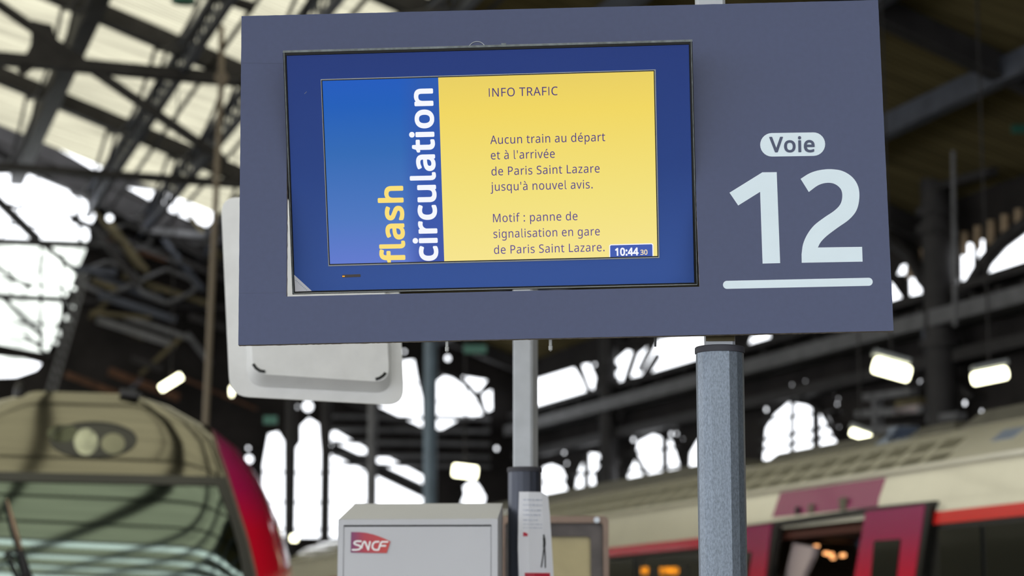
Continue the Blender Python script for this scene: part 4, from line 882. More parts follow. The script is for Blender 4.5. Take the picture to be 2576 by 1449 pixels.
m = MB(); m.sheet([[sv(*p) for p in ((1950, 1326), (1968, 1324), (1946, 1449), drop(1946, 1449, .15), drop(1934, 1449, .15), (1936, 1449))]], lambda a, b: W(UC - .04, a, b), .05, U)
m.build('door_edge', M['doorframe'], coach)
# inside the vestibule
vi0, vi1 = v_d1 - .3, v_d0 + .5
m = MB(); m.frame_box(W(UC + 1.9, (vi0 + vi1) / 2, 1.5), U * .03, V * ((vi1 - vi0) / 2), Z * 1.4); m.build('vestibule_wall', M['cabin'], coach)
m = MB(); m.frame_box(W(UC + 1.0, (vi0 + vi1) / 2, zd - .14), U * .95, V * ((vi1 - vi0) / 2), Z * .03); m.build('vestibule_ceiling', M['cabin'], coach)
m = MB(); m.frame_box(W(UC + 1.0, (vi0 + vi1) / 2, .15), U * .95, V * ((vi1 - vi0) / 2), Z * .03); m.build('vestibule_floor', M['cabin'], coach)
m = MB(); m.sheet([[sv(*p) for p in ((1962, 1366), (2012, 1376), (2008, 1400), (1985, 1449), drop(1985, 1449, .3), drop(1940, 1449, .3), (1942, 1449))]], lambda a, b: W(UC + .12, a, b), .05, U)
m.build('vestibule_screen', M['pale'], coach)
m = MB(); m.sheet([[sv(*p) for p in ((2090, 1385), (2120, 1388), (2130, 1449), drop(2130, 1449, .3), drop(2080, 1449, .3), (2098, 1449))]], lambda a, b: W(UC + 1.3, a - .25, b), .05, U)
m.build('vestibule_pillar', M['rust'], coach)
for x, y, r_ in ((2078, 1392, .016), (2090, 1395, .018), (2120, 1397, .018), (2096, 1404, .012), (2054, 1374, .014)):
    p = on_plane(x, y, U * (UC + .9), U)
    MB().tube([p - V * .03, p + V * .03], r_, 8).build('cabin_lamp', M['warm'], coach)
m = MB(); p = on_plane(2165, 1362, U * (UC + .7), U); m.frame_box(p, U * .02, V * .06, Z * .05); m.build('vestibule_sign', M['coach_blue'], coach)
m = MB(); m.beam(on_plane(1975, 1355, U * (UC + .3), U), on_plane(2175, 1338, U * (UC + .3), U), .08, .06); m.build('vestibule_rail', M['bronze'], coach)
# amber destination display, too blurred to read: rows of lit dots
dsp = MB()
for x0, x1 in ((1617, 1634), (1664, 1711)):
    x = x0
    while x < x1:
        for y in range(1428, 1446, 3):
            if random.random() < .75:
                v, z = sv(x, y)
                dsp.frame_box(W(UC - .012, v, z), U * .003, V * .006, Z * .0045)
        x += 3
b = MB(); c0, c1 = sv(1735, 1420), sv(1600, 1420)
b.frame_box(W(UC - .004, (c0[0] + c1[0]) / 2, c0[1] - .12), U * .006, V * abs(c1[0] - c0[0]) / 2, Z * .12)
db = b.build('display_case', M['doorframe'], coach)
tag(dsp.build('display_dots', M['amber'], db), kind='stuff')

# ================================================================== left-hand train nose
VN = 15.77
NOSE_B = .8
uc = on_v(235, 1300, VN)[0]
ztop = at(180, 981, 16.2).z
OUT = [(180, 981), (250, 982), (330, 991), (420, 1020), (530, 1075), (600, 1130), (650, 1200), (700, 1310), (740, 1449)]
tab = []
for x, y in OUT[1:]:
    u, z = on_v(x, y, VN + NOSE_B)
    tab.append((z, u - uc))
tab.append((ztop + .004, .02))
tab.sort()
a_low = tab[0][1]
tab = [(.2, a_low), (.8, a_low + .05), (1.4, a_low + .04)] + tab
def aw(z): return interp(tab, z)
def vc(z):                                        # centreline leans back towards the roof
    t = min(max((z - 1.6) / (ztop - 1.6), 0), 1)
    return VN + NOSE_B * (.10 * t + .9 * t ** 3.2)
def surf(a, z, off=0.):                           # a: metres right of the centreline
    s = min(abs(a) / max(aw(z), .03), 1)
    v = vc(z) + (VN + NOSE_B - vc(z)) * s ** 9
    return W(uc + a, v - off, z)
def hit(px, py):
    v = VN
    for _ in range(30):
        u, z = on_v(px, py, v)
        v = .5 * v + .5 * surf(u - uc, z).dot(V)
    return u - uc, z
train = empty('train', W(uc, VN + 6, 0), 'left train with a rounded mirror-dark nose and purple-to-red edges', 'train')
seam = sorted([hit(*p)[::-1] for p in ((530, 1077), (548, 1130), (575, 1205), (600, 1285), (622, 1352), (645, 1449))])
seam = [(.2, seam[0][1] + .06), (1.3, seam[0][1] + .04)] + seam
zseam = seam[-1][0]
fr_o = sorted([hit(*p)[::-1] for p in ((566, 1205), (590, 1285), (610, 1350), (632, 1449))])
fr_o = [(1.0, fr_o[0][1] + .05)] + fr_o
fr_i = sorted([hit(*p)[::-1] for p in ((548, 1226), (578, 1300), (600, 1380), (612, 1449))])
fr_i = [(1.0, fr_i[0][1] + .05)] + fr_i
z_fr, z_gl = hit(300, 1193)[1], hit(300, 1216)[1]
def patch(name, mt, z0, z1, fa, fb, off=0., nz=26, na=14, mirror=True, par=None):
    """surface between a=fa(z) and a=fb(z); mirrored to the other side when asked"""
    for sgn in ((1, -1) if mirror else (1,)):
        m = MB()
        rows = []
        for i in range(nz + 1):
            z = z0 + (z1 - z0) * i / nz
            a, b = fa(z), fb(z)
            rows.append([surf(sgn * (a + (b - a) * j / na), z, off) for j in range(na + 1)])
        m.grid(rows)
        o = m.build(name, M[mt], par or train, smooth=True)
def full(name, mt, z0, z1, fb, off=0., nz=30, na=36, par=None):
    m = MB()
    m.grid([[surf(-fb(z) + 2 * fb(z) * j / na, z, off) for j in range(na + 1)] for z in [z0 + (z1 - z0) * i / nz for i in range(nz + 1)]])
    return m.build(name, M[mt], par or train, smooth=True)
fair = full('nose_fairing', 'nose_glass', z_fr, ztop - .002, lambda z: min(aw(z), interp(seam, z) if z < zseam else 9), nz=60, na=60)
full('window_frame', 'seal', z_gl, z_fr, lambda z: interp(seam, z), off=.012, nz=2)
patch('window_frame', 'seal', 1.0, z_gl, lambda z: interp(fr_i, z), lambda z: interp(seam, z) - .012, off=.012)
full('windscreen', 'shield', 1.0, z_gl, lambda z: interp(fr_i, z))
full('nose_skirt', 'livery', .2, 1.0, lambda z: interp(seam, z))
patch('corner_pillar', 'livery', .2, zseam - .004, lambda z: min(interp(seam, z), aw(z)), aw, nz=40)
patch('pillar_trim', 'brownedge', .9, zseam - .02, lambda z: min(interp(seam, z) - .014, aw(z)), lambda z: min(interp(seam, z) + .004, aw(z)), off=.014, na=2)
# body behind the nose
m = MB()
prof = [(-aw(.2), .2)] + [(-aw(z), z) for z in [.2 + (ztop - .2) * i / 24 for i in range(1, 24)]] + [(0, ztop)] + [(aw(z), z) for z in [.2 + (ztop - .2) * i / 24 for i in range(23, 0, -1)]] + [(aw(.2), .2)]
m.grid([[W(uc + a * k, VN + NOSE_B + d, z) for a, z in prof] for d, k in ((0, 1), (.4, .985), (3, .98), (12, .98), (24, .98))])
m.build('car_body', M['coach'], train, smooth=True)
# headlamp cluster under the fairing glass
hl = MB()
ring_px = [(235 + 108 * math.cos(t), 1106 + 44 * math.sin(t) + (8 if math.cos(t) < 0 else -4) * 0) for t in [2 * math.pi * i / 32 for i in range(33)]]
hp = [hit(*p) for p in ring_px]
hl.tube([surf(a, z, .006) for a, z in hp], .006, 6, cap=False)
lampring = hl.build('headlamp_rim', M['seal'], train, smooth=True)
ca, cz = hit(235, 1106)
def oval(px, py, rx, ry, off, mt, name, par, dome=.02):
    m = MB()
    c = hit(px, py)
    pts = [hit(px + rx * math.cos(2 * math.pi * i / 24), py + ry * math.sin(2 * math.pi * i / 24)) for i in range(24)]
    rows = []
    for k, q in enumerate((1, .85, .6, .3, .04)):
        r_ = [surf(c[0] + (a - c[0]) * q, c[1] + (z - c[1]) * q, off + dome * (1 - q * q)) for a, z in pts]
        rows.append(r_ + [r_[0]])
    m.grid(rows)
    return m.build(name, M[mt], par, smooth=True)
oval(235, 1106, 106, 42, .001, 'seal', 'headlamp_recess', train, 0.004)
oval(216, 1112, 30, 34, .008, 'lens', 'headlamp_reflector', train, .014)
oval(284, 1116, 30, 26, .006, 'lens2', 'headlamp_reflector', train, .006)
oval(158, 1090, 40, 22, .005, 'nose_dim', 'headlamp_glass', train, .003)
# horn and roof bump on top of the nose
c = at(50, 982, 16.3)
MB().tube([c - Z * .05, c, c + Z * .04, c + Z * .07], [.05, .048, .036, .014], 10).build('roof_horn', M['wiper'], train, smooth='auto')
c = at(330, 993, 16.5)
MB().frame_box(c, Vector((.07, 0, -.01)), Vector((0, .1, 0)), Vector((0, 0, .03))).build('roof_bracket', M['wiper'], train, bevel=.01)
# wiper standing in front of the glass
def wp(px, py, off): 
    a, z = hit(px, py)
    return surf(a, z, off)
wiper = MB().tube([wp(16, 1258, .07), wp(34, 1322, .07), wp(54, 1392, .07)], [.006, .014, .012], 6).build('wiper_blade', M['wiper_tan'], train, smooth=True)
MB().tube([wp(14, 1262, .055), wp(30, 1330, .055), wp(50, 1400, .055)], .008, 6).build('blade_rubber', M['wiper'], wiper)
MB().tube([wp(50, 1385, .09), wp(62, 1420, .09), wp(80, 1470, .09)], .018, 8).build('wiper_arm', M['wiper'], train)
MB().tube([wp(20, 1398, .08), wp(32, 1425, .08), wp(52, 1470, .08)], .010, 8).build('wiper_arm', M['wiper'], train)
MB().tube([wp(10, 1396, .08), wp(24, 1384, .09), wp(40, 1392, .09), wp(56, 1398, .09)], .012, 8).build('wiper_link', M['wiper'], train)
MB().tube([wp(48, 1400, .10), wp(56, 1430, .10), wp(60, 1470, .10)], .012, 8).build('wiper_arm', M['wiper'], train)

# ================================================================== notice board behind the far pole
DB = 8.0
nb = empty('notice_board', at(1392, 2700, DB) * 1, 'dark-framed notice board with yellowed panel behind the leaflet pole', 'board')
def q(px, py, D): return at(px, py, D)
zt, xl, xr = q(1400, 1299, DB).z, q(1256, 1400, DB).x, q(1531, 1400, DB).x
zb_ = .5
def ring2d(x0, x1, z0, z1, r, n=5):
    out = []
    for cx_, cz_, a0 in ((x1 - r, z1 - r, 0), (x0 + r, z1 - r, 90), (x0 + r, z0 + r, 180), (x1 - r, z0 + r, 270)):
        for i in range(n + 1):
            a = R(a0 + 90 * i / n)
            out.append((cx_ + r * math.cos(a), cz_ + r * math.sin(a)))
    return out
nb.location = ((xl + xr) / 2, DB, 0)
bx = lambda d: (lambda a, b: Vector((a, DB + d, b)))
w1 = q(1517, 1400, DB).x
i0, i1, iz = q(1300, 1400, DB).x, q(1486, 1400, DB).x, q(1400, 1350, DB).z
z_in = q(1400, 1316, DB).z
Y1 = Vector((0, 1, 0))
m = MB(); m.sheet([ring2d(xl, xr, zb_, zt, .02), ring2d(xl + .02, w1, zb_ + .02, z_in, .012)], bx(-.03), .09, Y1)
m.build('frame', M['brownedge'], nb, bevel=.004)
m = MB(); m.sheet([ring2d(xl + .02, w1, zb_ + .02, z_in, .012), ring2d(i0, i1, zb_ + .1, iz, .014)], bx(-.005), .05, Y1)
m.build('frame_infill', M['bronze'], nb)
m = MB(); m.box(i0 - .01, i1 + .01, DB + .01, DB + .04, zb_ + .08, iz + .01); m.build('display_panel', M['beige'], nb)
for x in (xl + .06, xr - .06):
    MB().box(x - .02, x + .02, DB - .01, DB + .03, 0, zb_ + .02).build('leg', M['bronze'], nb)
c = q(1501, 1308, DB - .035); MB().tube([c - Y1 * .006, c + Y1 * .006], .011, 10).build('shiny_spot', M['silver'], nb)  # silver disc added to stand in for a white shiny spot on the frame

# ================================================================== grey cabinet with the railway logo
DC = 6.1
tl, tr = at(850.5, 1305, DC), at(1252, 1308.5, DC)
cw = (tr - tl).length
cab = empty('electrical_cabinet', ((tl.x + tr.x) / 2, DC, 0), 'light grey metal cabinet with sloped top and red logo', 'cabinet')
yaw = R(3)
cxv, cyv = Vector((math.cos(yaw), -math.sin(yaw), 0)), Vector((math.sin(yaw), math.cos(yaw), 0))
O_c = Vector((tl.x, DC, 0)) 
ztf = (tl.z + tr.z) / 2
dep = .27
zback = at(1060, 1267, DC + dep).z
def cb(a, d, z): return O_c + cxv * a + cyv * d + Z * z
# door opening in cabinet-face coordinates
def cf(px, py):
    p = on_plane(px, py, O_c, cyv)
    return (p - O_c).dot(cxv), p.z
d0, dt = cf(864.5, 1321)
d1, _ = cf(1236, 1325)
m = MB()
m.sheet([[(0, .05), (cw, .05), (cw, ztf), (0, ztf)], [(d0, .12), (d1, .12), (d1, dt), (d0, dt)]], lambda a, b: cb(a, 0, b), .02, cyv)
bl, br = 0.012, cw + .0
m.add([cb(0, 0, ztf), cb(cw, 0, ztf), cb(br, dep, zback), cb(bl, dep, zback), cb(0, 0, .05), cb(cw, 0, .05), cb(cw, dep, .05), cb(0, dep, .05)],
      [(0, 1, 2, 3), (0, 3, 7, 4), (1, 5, 6, 2), (3, 2, 6, 7), (4, 7, 6, 5)])
body = m.build('body', M['cabinet'], cab, bevel=.004)
m = MB(); m.sheet([[(-.01 + d0, .1), (d1 + .01, .1), (d1 + .01, dt + .01), (d0 - .01, dt + .01)]], lambda a, b: cb(a, .021, b), .01, cyv); m.build('door_seal', M['black'], cab)
dx0, dtop = cf(868.5, 1326)
m = MB(); m.sheet([[(d0 + .004, .124), (d1 - .0045, .124), (d1 - .0045, dt - .0075), (d0 + .004, dt - .0075)]], lambda a, b: cb(a, .002, b), .016, cyv)
door = m.build('door', M['cabinet'], cab, bevel=.003)
MB().box(O_c.x + .02, O_c.x + cw - .02, DC + .03, DC + dep, 0, .05).build('plinth', M['black'], cab)
lg = mat('logo_fade', (190, 60, 70), .5)
nt = lg.node_tree
tc = nt.nodes.new('ShaderNodeTexCoord'); sx = nt.nodes.new('ShaderNodeSeparateXYZ'); cr = nt.nodes.new('ShaderNodeValToRGB'); mr = nt.nodes.new('ShaderNodeMapRange')
lo_, hi_ = cf(882, 1360)[0], cf(982, 1360)[0]
mr.inputs['From Min'].default_value = 0; mr.inputs['From Max'].default_value = hi_ - lo_
nt.links.new(tc.outputs['Object'], sx.inputs[0]); nt.links.new(sx.outputs[0], mr.inputs[0]); nt.links.new(mr.outputs[0], cr.inputs[0])
nt.links.new(cr.outputs[0], nt.nodes['Principled BSDF'].inputs['Base Color'])
cr.color_ramp.elements[0].color = lin((124, 62, 112)); cr.color_ramp.elements[1].color = lin((206, 74, 66))
e_ = cr.color_ramp.elements.new(.35); e_.color = lin((184, 62, 80))
def zc(a, b): return (840 + a / 4.4414, 1260 + b / 4.4414)        # zoomed crop to photo pixels
logo_pts = [cf(*zc(*p)) for p in ((192, 348), (290, 349), (360, 357), (440, 375), (510, 399), (575, 426), (631, 454), (590, 584), (188, 577))]
m = MB(); m.sheet([logo_pts], lambda a, b: cb(a, -.0006, b))
lo_o = m.build('logo', lg, door, origin=cb(lo_, -.0006, dt - .05))
def stroke(mb, pts, wd, to3):
    P = [Vector(p) for p in pts]
    base3 = to3
    def to3(a, b):
        return base3(a, b) - cyv * (len(mb.f) * 4e-6)
    for a, b in zip(P, P[1:]):
        d = (b - a); 
        if d.length < 1e-9: continue
        n_ = Vector((-d.y, d.x)).normalized() * wd / 2
        mb.add([to3(*(a + n_)), to3(*(b + n_)), to3(*(b - n_)), to3(*(a - n_))], [(0, 1, 2, 3)])
    for a in P:
        mb.add([to3(a.x + wd / 2 * math.cos(t * math.pi / 6), a.y + wd / 2 * math.sin(t * math.pi / 6)) for t in range(12)], [tuple(range(12))])
m = MB()
for ln in (((302, 452), (258, 450), (234, 458), (226, 474), (240, 487), (276, 497), (296, 508), (300, 524), (284, 541), (250, 547), (208, 547)),
           ((310, 524), (322, 480), (338, 455), (350, 458), (366, 500), (384, 546), (392, 510), (404, 458)),
           ((500, 456), (462, 458), (440, 474), (430, 500), (432, 526), (448, 544), (476, 549), (494, 546)),
           ((600, 458), (536, 458), (520, 480), (508, 520), (498, 548)), ((516, 502), (576, 502))):
    stroke(m, [cf(*zc(*p)) for p in ln], .0048, lambda a, b: cb(a, -.0012, b))
m.build('logo_lettering', M['white_paint'], door)

# ================================================================== pole makers
def round_pole(cx_, cy_, z0, z1, r, mt, par, capmt='rubber'):
    """galvanised tube with shallow flutes, a cap ring on top"""
    m = MB()
    n = 16
    def rad(i):
        return r
    rows = [[(cx_ + rad(i) * math.cos(2 * math.pi * i / n + .3), cy_ + rad(i) * math.sin(2 * math.pi * i / n + .3), z) for i in range(n + 1)] for z in (z0, z1 - .012)]
    m.grid(rows)
    o = m.build('pole', M[mt], par, bevel=.002)
    c_ = MB()
    prof = [(r * .3, z1 + .001), (r * 1.01, z1 + .001), (r * 1.045, z1 - .001), (r * 1.05, z1 - .010), (r * 1.04, z1 - .0125), (r * .99, z1 - .0125)]
    c_.grid([[(cx_ + q_ * math.cos(2 * math.pi * i / 32), cy_ + q_ * math.sin(2 * math.pi * i / 32), z) for i in range(33)] for q_, z in prof])
    c_.build('pole_cap', M[capmt], par, smooth='auto')
    b_ = MB().tube([(cx_, cy_, 0), (cx_, cy_, .02)], r * 1.25, 20)
    b_.build('base_plate', M[mt], par, smooth='auto')
    return o
def square_post(cx_, cy_, z0, z1, s, yaw_, par, dx=0., ch=.006):
    m = MB()
    pts = [(s / 2 - ch, -s / 2), (s / 2, -s / 2 + ch), (s / 2, s / 2 - ch), (s / 2 - ch, s / 2), (-s / 2 + ch, s / 2), (-s / 2, s / 2 - ch), (-s / 2, -s / 2 + ch), (-s / 2 + ch, -s / 2)]
    c_, s_ = math.cos(yaw_), math.sin(yaw_)
    rows = [[(cx_ + a * c_ - b * s_ + d, cy_ + a * s_ + b * c_, z) for a, b in pts + pts[:1]] for z, d in ((z0, 0), (z1, dx))]
    m.grid(rows)
    k = len(m.v) - 9
    m.f.append(tuple(range(k, k + 8)))
    return m.build('post', M['post'], par)

# ================================================================== far sign seen from behind, with its pole
DF = 6.3
c2 = at(1320, 1300, DF)
far = empty('station_sign', (c2.x, DF, 0), 'white sign seen from behind, on the pale post behind the blue display', 'sign')
zpt = at(1320, 1174, DF - .05).z
round_pole(c2.x, DF, 0, zpt, .0485, 'galv_dark', far)
square_post(at(1322, 1100, DF).x, DF, zpt - .05, 3.05, .060, R(-18), far)
bc = at(790, 755, DF - .02)
rl = R(3.0)
bxv, bzv = Vector((math.cos(rl), 0, -math.sin(rl))), Vector((math.sin(rl), 0, math.cos(rl)))
bxv, bzv = Vector((math.cos(rl), 0, -math.sin(rl))), Vector((math.sin(rl) * -1, 0, 1)).normalized()
Ob = Vector((bc.x, DF - .05, bc.z))
def bd(px, py, d=0.):
    p = on_plane(px, py, Ob, Y1)
    return (p.x, p.z)
def bp3(off): return lambda a, b: Vector((a, DF - .05 + off, b))
def rpoly(cor, r, n=6):                      # rounded polygon from pixel corners
    P = [Vector(bd(*c_)) for c_ in cor]
    out = []
    for i, p in enumerate(P):
        a, b = P[i - 1], P[(i + 1) % len(P)]
        da, db_ = (a - p).normalized(), (b - p).normalized()
        s, e = p + da * r, p + db_ * r
        for k in range(n + 1):
            t = k / n
            out.append(tuple(s * (1 - t) ** 2 + p * 2 * t * (1 - t) + e * t * t))
    return out
oc = [(555, 494), (578, 996), (1017, 1020), (994, 516)]
ic = [(628, 560), (640, 944), (982, 966), (962, 580)]
jc = [(612, 540), (622, 972), (985, 990), (978, 560)]
m = MB(); m.sheet([rpoly(oc, .055), rpoly(jc, .05)], bp3(0), .012, Y1); m.build('board', M['enamel'], far, bevel=.003)
m = MB()                                      # pressed step up to the raised middle
a_, b_ = rpoly(jc, .05), rpoly(ic, .045)
m.grid([[Vector((p[0], DF - .05, p[1])) for p in a_ + a_[:1]], [Vector((p[0], DF - .090, p[1])) for p in b_ + b_[:1]]])
m.build('pressed_step', M['enamel'], far, smooth=True)
m = MB(); m.sheet([b_], bp3(-.040), .008, Y1); m.build('raised_panel', M['enamel'], far)
for arc_ in (((641, 920), (648, 930), (658, 937), (671, 939)), ((947, 958), (957, 955), (966, 949), (972, 942))):
    MB().tube([Vector((bd(*p)[0], DF - .090, bd(*p)[1])) for p in arc_], .0046, 8).build('corner_slot', M['black'], far)
m = MB(); m.beam(at(800, 800, DF + .03), at(1322, 812, DF + .03), .03, .04); m.build('bracket_arm', M['post'], far)
# leaflet taped round the far pole
lf = empty('leaflet', at(1345, 1340, DF - .056), 'narrow white leaflet wrapped round the dark pole under the pale post', 'leaflet')
rl_ = .0505
def lp(px, py):                               # point on the pole's front, flat tail to the right
    p = at(px, py, DF - .055)
    dx = p.x - c2.x
    return Vector((p.x, DF - .0525 + (max(dx - .022, 0) * .55), p.z))
rows = []
for y, xs in ((1237, (1306, 1330, 1362, 1379)), (1300, (1304, 1330, 1366, 1384)), (1380, (1303, 1330, 1368, 1389)), (1449, (1305, 1332, 1370, 1393)), (1540, (1307, 1334, 1372, 1396))):
    rows.append([lp(x, y + (9 if j == 3 and y == 1237 else 0)) for j, x in enumerate(xs)])
m = MB(); m.grid(rows); pg = m.build('sheet', M['paper'], lf, smooth=False)
sm = pg.modifiers.new('thick', 'SOLIDIFY'); sm.thickness = .0008; sm.offset = -1
def lq(px, py): 
    p = lp(px, py); return Vector((p.x, p.y - .0028, p.z))
m = MB()
for k, y in enumerate((1256, 1269, 1282, 1294, 1307, 1318, 1327)):
    x = 1316
    end = 1362 if k != 4 else 1352
    while x < end:
        l_ = random.choice((5, 8, 11, 3))
        x2 = min(x + l_, end + 2)
        h_ = 2.4 if k < 5 else 1.5
        m.add([lq(x, y), lq(x2, y), lq(x2, y + h_), lq(x, y + h_)], [(0, 1, 2, 3)])
        x = x2 + 2.2
m.build('small_print', M['faint'], lf)
m = MB(); m.grid([[lq(x + (y - 1441) * .02, y) for x in (1320, 1331, 1345, 1358, 1366.5, 1371, 1376, 1384)] for y in (1441, 1460, 1490, 1530)]); m.build('print_block', M['crimson'], lf)
m = MB(); m.add([lq(*p) for p in ((1316, 1339), (1321, 1339), (1328, 1343), (1327, 1349), (1316, 1349))], [(0, 1, 2, 3, 4)]); m.build('small_emblem', M['crimson'], lf)
m = MB()
for ln, wd in ((((1368, 1344), (1369, 1352)), 4), (((1369, 1352), (1370, 1366), (1369, 1376)), 6), (((1369, 1376), (1366, 1400), (1362, 1427)), 3), (((1370, 1376), (1372, 1400), (1372, 1428)), 3)):
    for p, s in zip(ln, ln[1:]):
        h_ = wd / 2
        m.add([lq(p[0] - h_, p[1]), lq(p[0] + h_, p[1]), lq(s[0] + h_, s[1]), lq(s[0] - h_, s[1])], [(0, 1, 2, 3)])
m.build('printed_figure', M['black'], lf)

# ================================================================== the blue platform sign
def rot(yw, tl_, rr):
    return Matrix.Rotation(R(yw), 3, 'Z') @ Matrix.Rotation(R(tl_), 3, 'X') @ Matrix.Rotation(R(rr), 3, 'Y')
RP, OP = rot(-2.1018, -1.6722, -.9105), Vector((.10346, 4.50656, 2.56727))
NP = RP @ Vector((0, 1, 0))
def pl(px, py):
    p = RP.transposed() @ (on_plane(px, py, OP, NP) - OP)
    return p.x, p.z
def p3(off): return lambda a, b: Vector((a, off, b))
def frame_build(mb, name, m_, par, Rm, O, **k):       # mesh kept in the panel's own axes
    o = mb.build(name, m_, None, **k)
    o.matrix_basis = Matrix.Translation(O) @ Rm.to_4x4()
    attach(o, par)
    return o
px_, py_ = at(1819, 1200, 4.556).x, 4.556
sign = empty('platform_sign', (px_, py_, 0), 'slate-blue platform sign with white 12, on a galvanised pole', 'sign')
corners = [pl(*p) for p in ((607.5, 40.5), (2209, 0), (2248, 832), (599.5, 868))]
hole = [pl(*p) for p in ((722, 168), (1738, 140), (1760, 721), (720.5, 746))]
# slightly ragged sawn edges
def ragged(P, amp, step=.012):
    out = []
    for a, b in zip(P, P[1:] + P[:1]):
        L_ = math.hypot(b[0] - a[0], b[1] - a[1]); n = int(L_ / step)
        for i in range(n):
            t = i / n
            k = 0 if i == 0 else random.uniform(-amp, amp)
            out.append((a[0] + (b[0] - a[0]) * t + k * (b[1] - a[1]) / L_, a[1] + (b[1] - a[1]) * t - k * (b[0] - a[0]) / L_))
    return out
I3 = Vector((0, 1, 0))
m = MB(); m.sheet([ragged(corners, .00018), ragged(hole, .0001)], p3(0), .002, I3)
panel = frame_build(m, 'face_panel', M['slate'], sign, RP, OP)
m = MB(); m.sheet([ragged(corners, .0004, .005), ragged(hole, .0004, .008)], p3(.002), .014, I3)
core = frame_build(m, 'panel_core', M['edge'], sign, RP, OP)
for a, b, mt in (((606, 158.5), (716, 160), 'navy_text'), ((600, 738), (719, 736.5), 'ice')):
    m = MB(); A, B = pl(*a), pl(*b)
    m.add([p3(-.0004)(A[0], A[1]), p3(-.0004)(B[0], B[1]), p3(-.0004)(B[0], B[1] + .0006), p3(-.0004)(A[0], A[1] + .0006)], [(0, 1, 2, 3)])
    frame_build(m, 'film_seam', M['navy_text'], panel, RP, OP)
def z4(a, b): return pl(1780 + a / 2.416, 280 + b / 2.416)
def smooth_loop(pts, n=4):           # Catmull-Rom where a third item marks a curved point
    out = []
    k = len(pts)
    for i in range(k):
        p1, p2 = pts[i], pts[(i + 1) % k]
        if len(p1) > 2 and len(p2) > 2:
            p0, p3_ = pts[i - 1], pts[(i + 2) % k]
            if p1[2] == 's': p0 = (2 * p1[0] - p2[0], 2 * p1[1] - p2[1])
            if p2[2] == 's': p3_ = (2 * p2[0] - p1[0], 2 * p2[1] - p1[1])
            for j in range(n):
                t = j / n
                out.append(tuple(.5 * ((2 * p1[q_]) + (-p0[q_] + p2[q_]) * t + (2 * p0[q_] - 5 * p1[q_] + 4 * p2[q_] - p3_[q_]) * t * t + (-p0[q_] + 3 * p1[q_] - 3 * p2[q_] + p3_[q_]) * t ** 3) for q_ in (0, 1)))
        else:
            out.append((p1[0], p1[1]))
    return out
one = [(133, 495), (333, 371), (420, 370), (441, 923), (334, 926), (319, 490), (186, 573)]
two = [(565, 411, 's'), (620, 377, 'c'), (680, 358, 'c'), (750, 352, 'c'), (822, 364, 'c'), (882, 403, 'c'), (916, 460, 'c'), (922, 530, 'c'), (905, 602, 'c'), (860, 658, 'c'),
       (790, 708, 'c'), (725, 757, 'c'), (688, 795, 'c'), (670, 828, 's'), (939, 824), (942, 914), (572, 921), (571, 870, 's'), (580, 808, 'c'), (606, 748, 'c'), (648, 693, 'c'),
       (710, 645, 'c'), (768, 606, 'c'), (805, 568, 'c'), (818, 525, 'c'), (814, 483, 'c'), (793, 455, 'c'), (760, 438, 'c'), (718, 436, 'c'), (670, 451, 'c'), (615, 491, 's')]
pf = p3(-.0006)
m = MB(); m.sheet([[z4(*p[:2]) for p in one]], pf); frame_build(m, 'digit', M['ice'], panel, RP, OP)
m = MB(); m.sheet([[z4(*p) for p in smooth_loop(two)]], pf); frame_build(m, 'digit', M['ice'], panel, RP, OP)
def capsule(cl, cr_, r, n=14):
    out = []
    a = math.atan2(cr_[1] - cl[1], cr_[0] - cl[0])
    for i in range(n + 1):
        t = a + math.pi / 2 + math.pi * i / n
        out.append((cl[0] + r * math.cos(t), cl[1] + r * math.sin(t)))
    for i in range(n + 1):
        t = a - math.pi / 2 + math.pi * i / n
        out.append((cr_[0] + r * math.cos(t), cr_[1] + r * math.sin(t)))
    return out
m = MB(); m.sheet([[z4(*p) for p in capsule((391, 204), (643, 200), 71.5)]], pf); pill = frame_build(m, 'word_pill', M['ice'], panel, RP, OP)
m = MB(); m.sheet([[z4(*p) for p in capsule((118, 1055), (979, 1036.5), 24.5)]], pf); frame_build(m, 'underline', M['ice'], panel, RP, OP)
m = MB()
A, B = z4(376, 248), z4(651, 246)
write(m, 'Voie', p3(-.0012), A[0], A[1], B[0], B[1], abs(z4(376, 159)[1] - A[1]), bold=19, track=26, lift=1.2e-6)
frame_build(m, 'lettering', M['navy_text'], pill, RP, OP)
# ring fixing that peeps out above the screen
c_ = pl(1200, 126)
m = MB(); m.tube([Vector((c_[0] + .0185 * math.cos(t), -.001, c_[1] + .0185 * math.sin(t))) for t in [2 * math.pi * i / 32 for i in range(33)]], .0009, 6, cap=False)
frame_build(m, 'fixing_ring', M['silver'], sign, RP, OP, smooth=True)
m = MB(); m.tube([Vector((c_[0], .0, c_[1] + .003)), Vector((c_[0], -.006, c_[1] + .003))], .006, 12); frame_build(m, 'fixing_knob', M['beige'], sign, RP, OP, smooth='auto')
